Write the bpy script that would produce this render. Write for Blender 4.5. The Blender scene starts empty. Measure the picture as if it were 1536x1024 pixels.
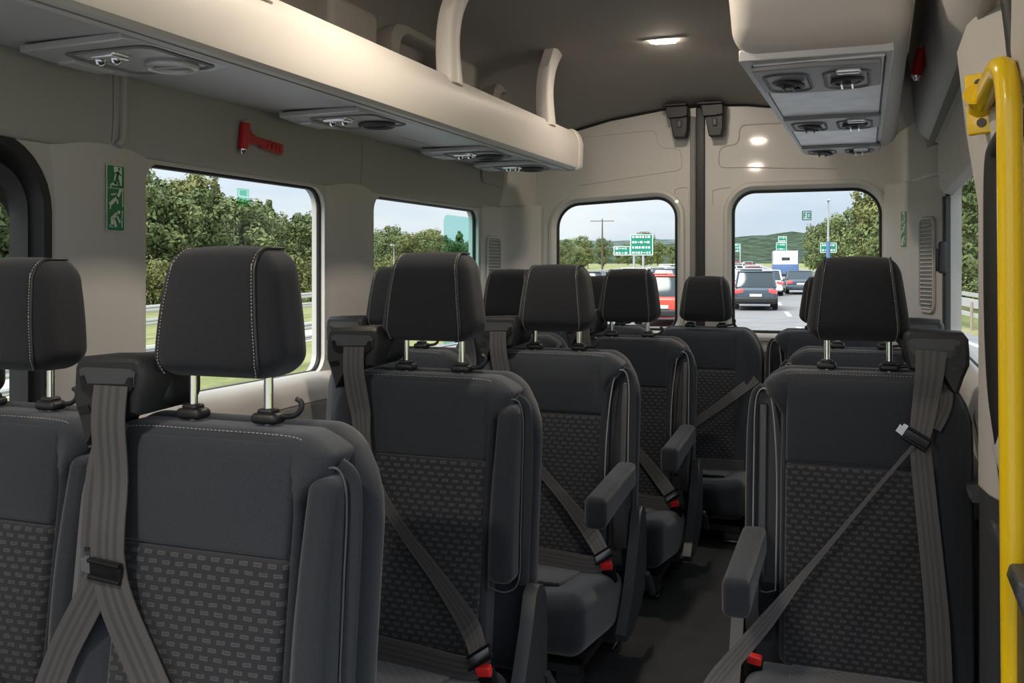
import bpy, bmesh, math, random
from mathutils import Vector, Matrix, noise
random.seed(7)
S = bpy.context.scene
COL = S.collection
R = math.radians

# ---------------------------------------------------------------- materials
def mat(name, col, rough=.6, metal=0., spec=.5, nscale=0, namt=0., bump=0., bscale=200., sheen=0., coat=0., emit=None, estr=0.):
    m = bpy.data.materials.new(name); m.use_nodes = True
    nt = m.node_tree; b = nt.nodes['Principled BSDF']; L = nt.links.new
    b.inputs['Base Color'].default_value = (*col, 1)
    b.inputs['Roughness'].default_value = rough
    b.inputs['Metallic'].default_value = metal
    b.inputs['Specular IOR Level'].default_value = spec
    if sheen:
        b.inputs['Sheen Weight'].default_value = sheen; b.inputs['Sheen Roughness'].default_value = .5
    if coat:
        b.inputs['Coat Weight'].default_value = coat; b.inputs['Coat Roughness'].default_value = .06
    if emit:
        b.inputs['Emission Color'].default_value = (*emit, 1); b.inputs['Emission Strength'].default_value = estr
    if namt or bump:
        tc = nt.nodes.new('ShaderNodeTexCoord')
    if namt:
        n = nt.nodes.new('ShaderNodeTexNoise'); n.inputs['Scale'].default_value = nscale; n.inputs['Detail'].default_value = 5
        L(tc.outputs['Object'], n.inputs['Vector'])
        r = nt.nodes.new('ShaderNodeValToRGB')
        r.color_ramp.elements[0].position = .3; r.color_ramp.elements[1].position = .7
        r.color_ramp.elements[0].color = (*[max(0, c*(1-namt)) for c in col], 1)
        r.color_ramp.elements[1].color = (*[min(1, c*(1+namt)) for c in col], 1)
        L(n.outputs['Fac'], r.inputs['Fac']); L(r.outputs['Color'], b.inputs['Base Color'])
    if bump:
        n2 = nt.nodes.new('ShaderNodeTexNoise'); n2.inputs['Scale'].default_value = bscale; n2.inputs['Detail'].default_value = 3
        L(tc.outputs['Object'], n2.inputs['Vector'])
        bp = nt.nodes.new('ShaderNodeBump'); bp.inputs['Strength'].default_value = bump; bp.inputs['Distance'].default_value = .002
        L(n2.outputs['Fac'], bp.inputs['Height']); L(bp.outputs['Normal'], b.inputs['Normal'])
    return m

M = {}
M['trim'] = mat('trim_plastic', (.48, .46, .44), .62, nscale=900, namt=.05, bump=.12, bscale=700)
M['trim_dark'] = mat('trim_plastic_lower', (.20, .195, .19), .6, bump=.12, bscale=600)
M['headliner'] = mat('headliner_cloth', (.36, .348, .335), .95, spec=.1, nscale=1200, namt=.12, bump=.2, bscale=900)
M['roof_cloth'] = mat('roof_cloth', (.30, .28, .26), .95, spec=.1, nscale=1200, namt=.12, bump=.2, bscale=900)
M['rack'] = mat('rack_plastic', (.58, .545, .51), .5, nscale=900, namt=.03, bump=.06, bscale=700)
M['rack_grey'] = mat('rack_grey_plastic', (.52, .52, .53), .38, metal=.25, bump=.05, bscale=500)
M['panel_silver'] = mat('panel_silver_plastic', (.80, .81, .84), .40, metal=.3, nscale=14, namt=.12)
M['paint'] = mat('door_paint', (.53, .51, .485), .34, coat=.35)
M['black_rubber'] = mat('black_rubber', (.012, .012, .013), .5, bump=.1, bscale=300)
M['black_plastic'] = mat('black_plastic', (.012, .0125, .014), .5, bump=.08, bscale=500)
M['grey_plastic'] = mat('dark_grey_plastic', (.045, .047, .052), .45, bump=.08, bscale=500)
M['gloss_black'] = mat('gloss_black_plastic', (.008, .008, .009), .2)
M['chrome'] = mat('chrome', (.80, .82, .85), .14, 1.)
M['fabric'] = mat('seat_fabric', (.024, .028, .035), .95, spec=.15, nscale=700, namt=.35, bump=.35, bscale=900, sheen=.25)
M['fabric_head'] = mat('headrest_fabric', (.0175, .0185, .022), .95, spec=.12, nscale=700, namt=.3, bump=.3, bscale=900, sheen=.15)  # seat fabric again, darker: shade on the headrests put into the colour
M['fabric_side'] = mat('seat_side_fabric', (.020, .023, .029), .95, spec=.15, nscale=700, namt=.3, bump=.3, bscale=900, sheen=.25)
M['piping'] = mat('seat_piping', (.22, .23, .25), .55)
M['console_grey'] = mat('console_grey_plastic', (.27, .27, .28), .4, bump=.05, bscale=500)
M['piping_dark'] = mat('seat_piping_dark', (.055, .06, .07), .6)
M['thread'] = mat('stitch_thread', (.30, .29, .28), .8)
M['red'] = mat('red_plastic', (.42, .008, .012), .38)
M['red_bright'] = mat('red_button_plastic', (.75, .03, .03), .35)
M['yellow'] = mat('yellow_powder_coat', (.93, .62, .012), .25, coat=.4)
M['bolt'] = mat('bolt_brown', (.05, .04, .025), .5)
M['carpet'] = mat('floor_covering', (.011, .011, .012), .7, nscale=12, namt=.45, bump=.3, bscale=350)
M['sign_green'] = mat('sign_green', (.004, .16, .055), .4)
M['sign_white'] = mat('sign_white', (.62, .66, .58), .5)
M['lens'] = mat('clear_lens', (.75, .76, .78), .08, .6)
M['asphalt'] = mat('asphalt', (.20, .195, .20), .9, nscale=1.2, namt=.13)
M['road_white'] = mat('road_paint_white', (.62, .62, .62), .8)
M['rail'] = mat('galvanised_steel', (.55, .54, .52), .5, .2)
M['rail_brown'] = mat('weathered_rail', (.30, .25, .21), .7)
M['pole_steel'] = mat('pole_steel', (.42, .44, .47), .5, .3)
M['pole_blue'] = mat('pole_blue', (.10, .18, .34), .5)
M['hw_green'] = mat('highway_sign_green', (.0, .20, .13), .5)
M['hw_blue'] = mat('highway_sign_blue', (.01, .16, .36), .5)
M['hw_white'] = mat('highway_sign_white', (.75, .80, .76), .5)
M['tyre'] = mat('tyre_rubber', (.02, .02, .02), .8)
M['car_glass'] = mat('car_glass', (.03, .045, .055), .08)
M['tail'] = mat('tail_lamp_red', (.70, .05, .06), .3, emit=(1, .08, .06), estr=.5)
M['plate'] = mat('number_plate', (.55, .55, .5), .5)
M['gravel'] = mat('gravel_path', (.46, .44, .40), .95, nscale=3, namt=.15)
M['lamp_emit'] = mat('lamp_lens_lit', (1, .9, .75), .4, emit=(1., .80, .56), estr=1.)
CARC = {'navy': (.055, .075, .105), 'silver': (.55, .57, .60), 'white': (.75, .75, .74), 'red': (.72, .07, .04), 'grey': (.22, .23, .25), 'black': (.03, .03, .035), 'blue': (.10, .17, .34)}
for k, c in CARC.items():
    M['car_'+k] = mat('car_paint_'+k, c, .25, coat=.5)

def belt_mat():
    m = bpy.data.materials.new('belt_webbing'); m.use_nodes = True; nt = m.node_tree; L = nt.links.new
    b = nt.nodes['Principled BSDF']; b.inputs['Roughness'].default_value = .55; b.inputs['Sheen Weight'].default_value = .15
    uv = nt.nodes.new('ShaderNodeUVMap'); sp = nt.nodes.new('ShaderNodeSeparateXYZ'); L(uv.outputs['UV'], sp.inputs[0])
    r = nt.nodes.new('ShaderNodeValToRGB'); r.color_ramp.interpolation = 'CONSTANT'
    a, c = (.058, .054, .053, 1), (.036, .034, .034, 1)
    els = [(0, a), (.2, c), (.33, a), (.45, c), (.55, a), (.67, c), (.8, a)]
    r.color_ramp.elements[0].color = a; r.color_ramp.elements[0].position = 0
    r.color_ramp.elements[1].color = els[1][1]; r.color_ramp.elements[1].position = els[1][0]
    for p, q in els[2:]:
        e = r.color_ramp.elements.new(p); e.color = q
    L(sp.outputs['X'], r.inputs['Fac']); L(r.outputs['Color'], b.inputs['Base Color'])
    return m
M['belt'] = belt_mat()

def pattern_mat():
    """dark woven seat centre with rows of small hollow dashes, local x / z coordinates"""
    m = bpy.data.materials.new('dash_weave_fabric'); m.use_nodes = True; nt = m.node_tree; L = nt.links.new
    b = nt.nodes['Principled BSDF']; b.inputs['Roughness'].default_value = .95; b.inputs['Specular IOR Level'].default_value = .15
    b.inputs['Sheen Weight'].default_value = .25
    def mth(op, x, y=None):
        n = nt.nodes.new('ShaderNodeMath'); n.operation = op
        for i, q in enumerate((x, y)):
            if q is None: continue
            if isinstance(q, (int, float)): n.inputs[i].default_value = q
            else: L(q, n.inputs[i])
        return n.outputs[0]
    uv = nt.nodes.new('ShaderNodeUVMap'); sp = nt.nodes.new('ShaderNodeSeparateXYZ'); L(uv.outputs['UV'], sp.inputs[0])
    nz = nt.nodes.new('ShaderNodeTexNoise'); nz.inputs['Scale'].default_value = 60; L(uv.outputs['UV'], nz.inputs['Vector'])
    wob = mth('MULTIPLY', mth('SUBTRACT', nz.outputs['Fac'], .5), .25)
    row = mth('DIVIDE', sp.outputs['Y'], .0118)
    row = mth('ADD', row, wob)
    ri = mth('FLOOR', row); rf = mth('SUBTRACT', mth('FRACT', row), .5)
    colx = mth('ADD', mth('DIVIDE', sp.outputs['X'], .0232), mth('MULTIPLY', ri, .44))
    cf = mth('SUBTRACT', mth('FRACT', colx), .5)
    ax = mth('ABSOLUTE', cf); az = mth('ABSOLUTE', rf)
    outer = mth('MULTIPLY', mth('LESS_THAN', ax, .29), mth('LESS_THAN', az, .23))
    inner = mth('MULTIPLY', mth('LESS_THAN', ax, .21), mth('LESS_THAN', az, .09))
    ring = mth('SUBTRACT', outer, mth('MULTIPLY', inner, .55))
    n3 = nt.nodes.new('ShaderNodeTexNoise'); n3.inputs['Scale'].default_value = 900; L(uv.outputs['UV'], n3.inputs['Vector'])
    mx = nt.nodes.new('ShaderNodeMix'); mx.data_type = 'RGBA'
    mx.inputs['A'].default_value = (.021, .022, .026, 1); mx.inputs['B'].default_value = (.075, .073, .075, 1)
    L(mth('MULTIPLY', ring, mth('ADD', mth('MULTIPLY', n3.outputs['Fac'], 1.3), .1)), mx.inputs['Factor'])
    L(mx.outputs['Result'], b.inputs['Base Color'])
    bp = nt.nodes.new('ShaderNodeBump'); bp.inputs['Strength'].default_value = .5; bp.inputs['Distance'].default_value = .0015
    L(mth('ADD', mth('MULTIPLY', ring, .7), mth('MULTIPLY', n3.outputs['Fac'], .4)), bp.inputs['Height']); L(bp.outputs['Normal'], b.inputs['Normal'])
    return m
M['pattern'] = pattern_mat()

def glass_mat(name, tint, refl=.06, rough=.0):
    m = bpy.data.materials.new(name); m.use_nodes = True; nt = m.node_tree; L = nt.links.new
    for n in list(nt.nodes): nt.nodes.remove(n)
    o = nt.nodes.new('ShaderNodeOutputMaterial'); t = nt.nodes.new('ShaderNodeBsdfTransparent'); t.inputs[0].default_value = (*tint, 1)
    g = nt.nodes.new('ShaderNodeBsdfGlossy'); g.inputs['Roughness'].default_value = rough; g.inputs[0].default_value = (1, 1, 1, 1)
    f = nt.nodes.new('ShaderNodeLayerWeight'); f.inputs['Blend'].default_value = .12
    k = nt.nodes.new('ShaderNodeMath'); k.operation = 'MULTIPLY'; k.inputs[1].default_value = refl; L(f.outputs['Facing'], k.inputs[0])
    mx = nt.nodes.new('ShaderNodeMixShader'); L(k.outputs[0], mx.inputs[0]); L(t.outputs[0], mx.inputs[1]); L(g.outputs[0], mx.inputs[2]); L(mx.outputs[0], o.inputs[0])
    return m
M['glass'] = glass_mat('window_glass', (.95, .97, .96))
M['glass_teal'] = glass_mat('teal_tinted_glass', (.70, .90, .88))  # teal of a window reflection put into the tint
M['film_green'] = glass_mat('sheer_green_film', (.58, .86, .78))  # green of the reflected sign put into the tint
M['film_pale'] = glass_mat('sheer_pale_film', (.85, .98, .90))

def leaf_mat(name, c1, c2):
    m = bpy.data.materials.new(name); m.use_nodes = True; nt = m.node_tree; L = nt.links.new
    b = nt.nodes['Principled BSDF']; b.inputs['Roughness'].default_value = .7; b.inputs['Specular IOR Level'].default_value = .2
    at = nt.nodes.new('ShaderNodeAttribute'); at.attribute_name = 'tone'
    oi = nt.nodes.new('ShaderNodeObjectInfo')
    ad = nt.nodes.new('ShaderNodeMath'); ad.operation = 'MULTIPLY_ADD'; L(oi.outputs['Random'], ad.inputs[0]); ad.inputs[1].default_value = .5; L(at.outputs['Fac'], ad.inputs[2])
    r = nt.nodes.new('ShaderNodeValToRGB'); r.color_ramp.elements[0].color = (*c1, 1); r.color_ramp.elements[1].color = (*c2, 1)
    r.color_ramp.elements[1].position = 1.3 if False else 1.0
    sc = nt.nodes.new('ShaderNodeMath'); sc.operation = 'MULTIPLY'; sc.inputs[1].default_value = .68; L(ad.outputs[0], sc.inputs[0])
    L(sc.outputs[0], r.inputs['Fac']); L(r.outputs['Color'], b.inputs['Base Color'])
    return m
M['leaf'] = leaf_mat('leaves_green', (.045, .072, .026), (.27, .31, .125))
M['leaf_olive'] = leaf_mat('leaves_olive', (.06, .075, .026), (.33, .32, .12))
M['bark'] = mat('bark', (.09, .07, .055), .9)

def grass_mat():
    m = bpy.data.materials.new('verge_grass'); m.use_nodes = True; nt = m.node_tree; L = nt.links.new
    b = nt.nodes['Principled BSDF']; b.inputs['Roughness'].default_value = .9; b.inputs['Specular IOR Level'].default_value = .1
    tc = nt.nodes.new('ShaderNodeTexCoord')
    a = nt.nodes.new('ShaderNodeTexNoise'); a.inputs['Scale'].default_value = .35; a.inputs['Detail'].default_value = 6
    c = nt.nodes.new('ShaderNodeTexNoise'); c.inputs['Scale'].default_value = 9; c.inputs['Detail'].default_value = 4
    L(tc.outputs['Object'], a.inputs['Vector']); L(tc.outputs['Object'], c.inputs['Vector'])
    r = nt.nodes.new('ShaderNodeValToRGB'); r.color_ramp.elements[0].position = .3; r.color_ramp.elements[1].position = .72
    r.color_ramp.elements[0].color = (.15, .18, .062, 1); r.color_ramp.elements[1].color = (.31, .29, .15, 1)
    mm = nt.nodes.new('ShaderNodeMath'); mm.operation = 'ADD'; L(a.outputs['Fac'], mm.inputs[0])
    m2 = nt.nodes.new('ShaderNodeMath'); m2.operation = 'MULTIPLY_ADD'; L(c.outputs['Fac'], m2.inputs[0]); m2.inputs[1].default_value = .5; m2.inputs[2].default_value = -.25
    L(m2.outputs[0], mm.inputs[1]); L(mm.outputs[0], r.inputs['Fac']); L(r.outputs['Color'], b.inputs['Base Color'])
    return m
M['grass'] = grass_mat()
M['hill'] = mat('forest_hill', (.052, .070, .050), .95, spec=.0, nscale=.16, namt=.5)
M['hill_far'] = mat('far_forest_hill', (.10, .13, .115), .95, spec=.0, nscale=.08, namt=.3)  # distance haze put into the paler, bluer green

# ---------------------------------------------------------------- mesh helpers
class MB:
    def __init__(s): s.v = []; s.f = []; s.uv = {}
    def add(s, vs, fs):
        o = len(s.v); s.v += [tuple(p) for p in vs]; s.f += [tuple(i+o for i in f) for f in fs]; return o
    def box(s, c, d):
        x, y, z = c; a, b, e = d[0]/2, d[1]/2, d[2]/2
        s.add([(x-a, y-b, z-e), (x+a, y-b, z-e), (x+a, y+b, z-e), (x-a, y+b, z-e), (x-a, y-b, z+e), (x+a, y-b, z+e), (x+a, y+b, z+e), (x-a, y+b, z+e)],
              [(0, 3, 2, 1), (4, 5, 6, 7), (0, 1, 5, 4), (1, 2, 6, 5), (2, 3, 7, 6), (3, 0, 4, 7)]); return s
    def rbox(s, c, d, r, k=3, n=(4, 2, 4), fn=None):
        """rounded box; fn deforms each local point before the centre is added"""
        h = [q/2 for q in d]; r = min(r, *[q*.999 for q in h])
        def params(a, m):
            arc = [a - r + r*math.sin(i/k*math.pi/4)/math.sin(math.pi/4) for i in range(0, k+1)]
            lin = [-(a-r) + 2*(a-r)*i/m for i in range(m+1)] if a - r > 1e-6 else [0.]
            pos = arc[1:]
            return [-q for q in reversed(pos)] + lin + pos
        P = [params(h[i], n[i]) for i in range(3)]
        idx = {}; vs = []; fs = []
        def vert(p):
            key = tuple(round(q, 6) for q in p)
            if key in idx: return idx[key]
            inn = [max(-(h[i]-r), min(h[i]-r, p[i])) for i in range(3)]
            dv = Vector([p[i]-inn[i] for i in range(3)])
            if dv.length > 1e-9: dv = dv.normalized()*r
            q = [inn[i]+dv[i] for i in range(3)]
            if fn: q = fn(*q)
            idx[key] = len(vs); vs.append((q[0]+c[0], q[1]+c[1], q[2]+c[2])); return idx[key]
        for ax in range(3):
            u, w = (ax+1) % 3, (ax+2) % 3
            for sg in (-1, 1):
                for i in range(len(P[u])-1):
                    for j in range(len(P[w])-1):
                        q = []
                        for (a, b) in ((i, j), (i+1, j), (i+1, j+1), (i, j+1)):
                            p = [0, 0, 0]; p[ax] = sg*h[ax]; p[u] = P[u][a]; p[w] = P[w][b]; q.append(vert(p))
                        fs.append(q if sg > 0 else q[::-1])
        s.add(vs, fs); return s
    def prism(s, poly, axis, a, b):
        """2-D polygon extruded along an axis from a to b"""
        def mk(p, t):
            if axis == 'x': return (t, p[0], p[1])
            if axis == 'y': return (p[0], t, p[1])
            return (p[0], p[1], t)
        n = len(poly); vs = [mk(p, a) for p in poly]+[mk(p, b) for p in poly]
        fs = [tuple(range(n))[::-1], tuple(range(n, 2*n))]+[(i, (i+1) % n, n+(i+1) % n, n+i) for i in range(n)]
        s.add(vs, fs); return s
    def tube(s, pts, r, n=10, closed=False, cap=True, sq=None):
        pts = [Vector(p) for p in pts]; m = len(pts); rs = r if isinstance(r, (list, tuple)) else [r]*m
        rings = []; up = None
        for i, p in enumerate(pts):
            a = pts[(i-1) % m] if (closed or i > 0) else p; b = pts[(i+1) % m] if (closed or i < m-1) else p
            t = (b-a).normalized()
            if up is None:
                up = Vector((0, 0, 1)) if abs(t.z) < .9 else Vector((1, 0, 0))
            sd = t.cross(up).normalized(); up2 = sd.cross(t).normalized(); up = up2
            rings.append([p+(sd*math.cos(2*math.pi*j/n)*(sq or 1)+up2*math.sin(2*math.pi*j/n))*rs[i] for j in range(n)])
        vs = [q for g in rings for q in g]; fs = []
        for i in range(m if closed else m-1):
            i2 = (i+1) % m
            for j in range(n):
                fs.append((i*n+j, i*n+(j+1) % n, i2*n+(j+1) % n, i2*n+j))
        if cap and not closed:
            fs.append(tuple(range(n))[::-1]); fs.append(tuple((m-1)*n+j for j in range(n)))
        s.add(vs, fs); return s
    def loft(s, loops, caps=False):
        n = len(loops[0]); vs = [p for l in loops for p in l]; fs = []
        for i in range(len(loops)-1):
            for j in range(n): fs.append((i*n+j, i*n+(j+1) % n, (i+1)*n+(j+1) % n, (i+1)*n+j))
        if caps:
            fs.append(tuple(range(n))[::-1]); fs.append(tuple((len(loops)-1)*n+j for j in range(n)))
        s.add(vs, fs); return s
    def sphere(s, c, r, n=8, m=6, sc=(1, 1, 1)):
        vs = []; fs = []
        for i in range(m+1):
            t = math.pi*i/m
            for j in range(n):
                p = 2*math.pi*j/n; vs.append((c[0]+r*sc[0]*math.sin(t)*math.cos(p), c[1]+r*sc[1]*math.sin(t)*math.sin(p), c[2]+r*sc[2]*math.cos(t)))
        for i in range(m):
            for j in range(n): fs.append((i*n+j, (i+1)*n+j, (i+1)*n+(j+1) % n, i*n+(j+1) % n))
        s.add(vs, fs); return s
    def ribbon(s, pts, sides, th=.0022):
        """flat strap through pts, sides = half width vectors; UV.x runs across the strap"""
        n = len(pts); vs = []; P = [Vector(p) for p in pts]; W = [Vector(w) for w in sides]
        for i in range(n):
            t = (P[min(i+1, n-1)]-P[max(i-1, 0)]).normalized(); nr = t.cross(W[i]).normalized()*th/2
            vs += [P[i]-W[i]+nr, P[i]+W[i]+nr, P[i]+W[i]-nr, P[i]-W[i]-nr]
        fs = []; us = []
        for i in range(n-1):
            a, b = 4*i, 4*i+4
            for k, (u0, u1) in enumerate(((0, 1), (1, 1), (1, 0), (0, 0))):
                fs.append((a+k, a+(k+1) % 4, b+(k+1) % 4, b+k)); us.append(((u0, i), (u1, i), (u1, i+1), (u0, i+1)))
        fs += [(3, 2, 1, 0), tuple(4*(n-1)+k for k in range(4))]; us += [((0, 0),)*4]*2
        o = len(s.f); s.add(vs, fs)
        for i, u in enumerate(us): s.uv[o+i] = u
        return s
    def map(s, fn): s.v = [tuple(fn(*p)) for p in s.v]; return s
    def mesh(s, name, m, smooth=40, planar=None):
        me = bpy.data.meshes.new(name); me.from_pydata(s.v, [], s.f)
        bm = bmesh.new(); bm.from_mesh(me)
        if not s.uv: bmesh.ops.recalc_face_normals(bm, faces=bm.faces[:])
        bm.to_mesh(me); bm.free()
        if s.uv or planar:
            uvl = me.uv_layers.new(name='UVMap')
            for p in me.polygons:
                for k, li in enumerate(p.loop_indices):
                    if planar:
                        co = me.vertices[me.loops[li].vertex_index].co; uvl.data[li].uv = (co.x, co.z if planar == 'xz' else co.y)
                    else:
                        u = s.uv.get(p.index); uvl.data[li].uv = u[k] if u and k < len(u) else (0, 0)
        if m is not None: me.materials.append(m)
        if smooth:
            me.polygons.foreach_set('use_smooth', [True]*len(me.polygons))
            try: me.set_sharp_from_angle(angle=R(smooth))
            except Exception: pass
        me.update(); return me

def link(name, me, parent=None):
    o = bpy.data.objects.new(name, me); COL.objects.link(o)
    if parent is not None: o.parent = parent
    return o
def put(name, mb, m, parent=None, smooth=40, planar=None, bevel=0):
    o = link(name, mb.mesh(name, m, smooth, planar), parent)
    if bevel:
        b = o.modifiers.new('edge', 'BEVEL'); b.width = bevel; b.segments = 3; b.limit_method = 'ANGLE'; b.angle_limit = R(35)
    return o
def tag(o, label=None, cat=None, group=None, kind=None):
    if label: o['label'] = label
    if cat: o['category'] = cat
    if group: o['group'] = group
    if kind: o['kind'] = kind
    return o
def thing(name, label, cat, loc=(0, 0, 0), rz=0, group=None):
    o = bpy.data.objects.new(name, None); COL.objects.link(o); o.location = loc; o.rotation_euler = (0, 0, rz); o.empty_display_size = .1
    return tag(o, label, cat, group)
def struct(name, mb, m, parent=None, smooth=40, bevel=0, label=None):
    o = put(name, mb, m, parent, smooth, None, bevel)
    if parent is None: o['kind'] = 'structure'
    if label: o['label'] = label
    return o
def rrect(x0, x1, z0, z1, r, k=6):
    """rounded rectangle outline, r a number or four radii (lower left, lower right, upper right, upper left)"""
    rr = r if isinstance(r, (list, tuple)) else [r]*4; out = []
    for (cx, cz, a0, q) in ((x0, z0, 180, rr[0]), (x1, z0, 270, rr[1]), (x1, z1, 0, rr[2]), (x0, z1, 90, rr[3])):
        sx = 1 if cx == x0 else -1; sz = 1 if cz == z0 else -1
        for i in range(k+1):
            a = R(a0+90*i/k); out.append((cx+sx*q+q*math.cos(a), cz+sz*q+q*math.sin(a)))
    return out
def off(poly, d):
    """move a convex outline outwards by d"""
    cx = sum(p[0] for p in poly)/len(poly); cz = sum(p[1] for p in poly)/len(poly); n = len(poly); out = []
    for i in range(n):
        a, b = Vector(poly[i-1]), Vector(poly[(i+1) % n]); t = (b-a).normalized(); nr = Vector((t.y, -t.x))
        if nr.dot(Vector((poly[i][0]-cx, poly[i][1]-cz))) < 0: nr = -nr
        out.append((poly[i][0]+nr.x*d, poly[i][1]+nr.y*d))
    return out
def holed(outer, holes, front, back):
    """flat panel with holes; front / back map a 2-D point to the two faces"""
    bm = bmesh.new(); edges = []; loops = []
    for poly in [outer]+holes:
        vs = [bm.verts.new((p[0], p[1], 0)) for p in poly]
        edges += [bm.edges.new((vs[i], vs[(i+1) % len(vs)])) for i in range(len(vs))]; loops.append(poly)
    bmesh.ops.triangle_fill(bm, use_beauty=True, edges=edges)
    bm.verts.index_update(); V = [(v.co.x, v.co.y) for v in bm.verts]; F = [tuple(v.index for v in f.verts) for f in bm.faces]; bm.free()
    mb = MB(); n = len(V)
    mb.v = [front(*p) for p in V]+[back(*p) for p in V]; mb.f = F+[tuple(i+n for i in f[::-1]) for f in F]
    o = 0
    for poly in loops:
        m = len(poly)
        for i in range(m): mb.f.append((o+i, o+(i+1) % m, n+o+(i+1) % m, n+o+i))
        o += m
    return mb
def smoothpath(pts, n=6):
    P = [Vector(p) for p in pts]; out = []
    for i in range(len(P)-1):
        a, b, c, d = P[max(i-1, 0)], P[i], P[i+1], P[min(i+2, len(P)-1)]
        for k in range(n):
            t = k/n; out.append(.5*((2*b)+(c-a)*t+(2*a-5*b+4*c-d)*t*t+(3*b-a-3*c+d)*t**3))
    return out+[P[-1]]
# ================================================================ the van shell
XL, XR, YR = -.97, 1.02, 4.6          # inner wall planes, rear doors
Y0 = -.7                               # open cab end behind the viewpoint
def roof_z(x, y):
    e = abs(x)
    prof = [(0, 1.905), (.35, 1.895), (.6, 1.865), (.75, 1.825), (.85, 1.755), (.915, 1.65), (.95, 1.53)]
    z = prof[-1][1]
    for (a, za), (b, zb) in zip(prof, prof[1:]):
        if a <= e <= b: z = za+(zb-za)*(e-a)/(b-a); break
    return z
SIDE = [(-.955, 1.50), (-.948, 1.58), (-.935, 1.70), (-.91, 1.80), (-.865, 1.865), (-.79, 1.905), (-.66, 1.928), (-.45, 1.94), (-.2, 1.948), (0, 1.95)]
ROOF = SIDE+[(-x, z) for x, z in SIDE[-2::-1]]
mb = MB(); ys = [Y0, 0, 1, 2, 3, 3.6, 3.8, 3.95, 4.1, 4.25, 4.4, 4.55, 4.66]
rows = []
for y in ys:
    t = max(0, (y-3.80)/.80); dz = .15*min(1.08, t)**1.3
    rows.append([(x, y, z-dz*(1+1.1*x*x)*max(0, min(1, (z-1.5)/.3))) for x, z in ROOF])
mb.v = [p for r_ in rows for p in r_]; n = len(ROOF)
mb.f = [(i*n+j, i*n+j+1, (i+1)*n+j+1, (i+1)*n+j) for i in range(len(ys)-1) for j in range(n-1)]
o = struct('ceiling', mb, M['roof_cloth'], label='taupe cloth headliner curving down to the rear doors')
sd = o.modifiers.new('thick', 'SOLIDIFY'); sd.thickness = .05; sd.offset = -1
me = o.data
if me.polygons[0].normal.z > 0 or me.polygons[len(me.polygons)//2].normal.z > 0:
    sd.offset = -1 if me.polygons[len(me.polygons)//2].normal.z < 0 else 1
sd.offset = -1 if me.polygons[len(me.polygons)//2].normal.z < 0 else 1

mb = MB(); mb.box((0, (Y0+YR+.1)/2, -.03), (2.06, YR+.1-Y0, .06)); struct('floor', mb, M['carpet'], label='black ribbed floor covering')
# seams in the floor covering
# ---- left wall with its windows
W1 = rrect(1.975, 2.826, .68, 1.30, [.05, .06, .07, .05])
W2 = rrect(3.165, 4.165, .68, 1.30, [.06, .05, .05, .06])
W0 = rrect(.70, 1.60, .62, 1.215, .12, 8)
W0o = rrect(.62, 1.672, .54, 1.325, .17, 8)
mb = holed([(Y0, 0), (4.47, 0), (4.47, 1.52), (Y0, 1.52)], [W0o, W1, W2], lambda y, z: (XL, y, z), lambda y, z: (XL-.05, y, z))
struct('wall_left', mb, M['trim'], label='pale grey trim panel around the left windows')
def wall_window(name, poly, xin, sgn, label, seal=.008):
    mb = MB(); mb.tube([(xin, p[0], p[1]) for p in off(poly, -.002)], seal, 8, closed=True)
    o = struct(name, mb, M['black_rubber'], label=label)
    g = MB(); n = len(poly); q = off(poly, .012); g.add([(xin+sgn*.002, *p) for p in q]+[(xin+sgn*.006, *p) for p in q], [tuple(range(n)), tuple(range(n, 2*n))[::-1]]+[(i, n+i, n+(i+1) % n, (i+1) % n) for i in range(n)])
    struct('pane', g, M['glass'], o, smooth=0)
    return o
wall_window('window_1', W1, XL-.022, -1, 'long side window behind the left luggage rack')
w2 = wall_window('window_2', W2, XL-.022, -1, 'rear left side window with a teal tinted quarter')
tq = rrect(3.80, 4.19, .70, 1.262, [.01, .01, .01, .035]); g = MB(); g.prism(tq, 'x', XL-.010, XL-.006); struct('tinted_pane', g, M['glass_teal'], w2, smooth=0)  # reflection in the glass, added as a separate teal pane
# thick black framed front window
mb = MB()
for a, b, x0, x1 in ((W0o, off(W0o, -.03), XL+.004, XL+.012), (off(W0o, -.03), off(W0o, -.048), XL+.012, XL-.012), (off(W0o, -.048), off(W0o, -.065), XL-.012, XL+.002), (off(W0o, -.065), off(W0o, -.085), XL+.002, XL-.03), (off(W0o, -.085), W0, XL-.03, XL-.035)):
    mb.loft([[(x0, *p) for p in a], [(x1, *p) for p in b]])
o = struct('window_3', mb, M['black_rubber'], label='front left window in a thick stepped black rubber frame')
g = MB(); g.prism(off(W0, .005), 'x', XL-.043, XL-.039); struct('pane', g, M['glass'], o, smooth=0)

# header panels above the left windows (upper trim), with seams
HP = [(-.995, 1.302), (-.962, 1.312), (-.947, 1.335), (-.942, 1.40), (-.943, 1.515), (-1.0, 1.515)]
k = 1
def header(sx, spans, dx=0., m='headliner'):
    global k
    for (a, b) in spans:
        mb = MB(); mb.prism([((x*sx)+dx, z) for x, z in HP], 'y', a+.0015, b-.0015); struct(f'trim_{k}', mb, M[m], bevel=.003, label='cloth covered header panel over the side windows'); k += 1
header(1, [(Y0, 1.835), (1.835, 3.03), (3.03, 4.50)])
# black stripe above window_3 and rounded seam rib beside the first header joint
mb = MB(); mb.tube([(-.942, 1.848, 1.325), (-.938, 1.862, 1.345), (-.938, 1.866, 1.50)], .010, 8); struct(f'trim_{k}', mb, M['headliner'], label='rounded rib at the joint of two header panels'); k += 1
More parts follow.
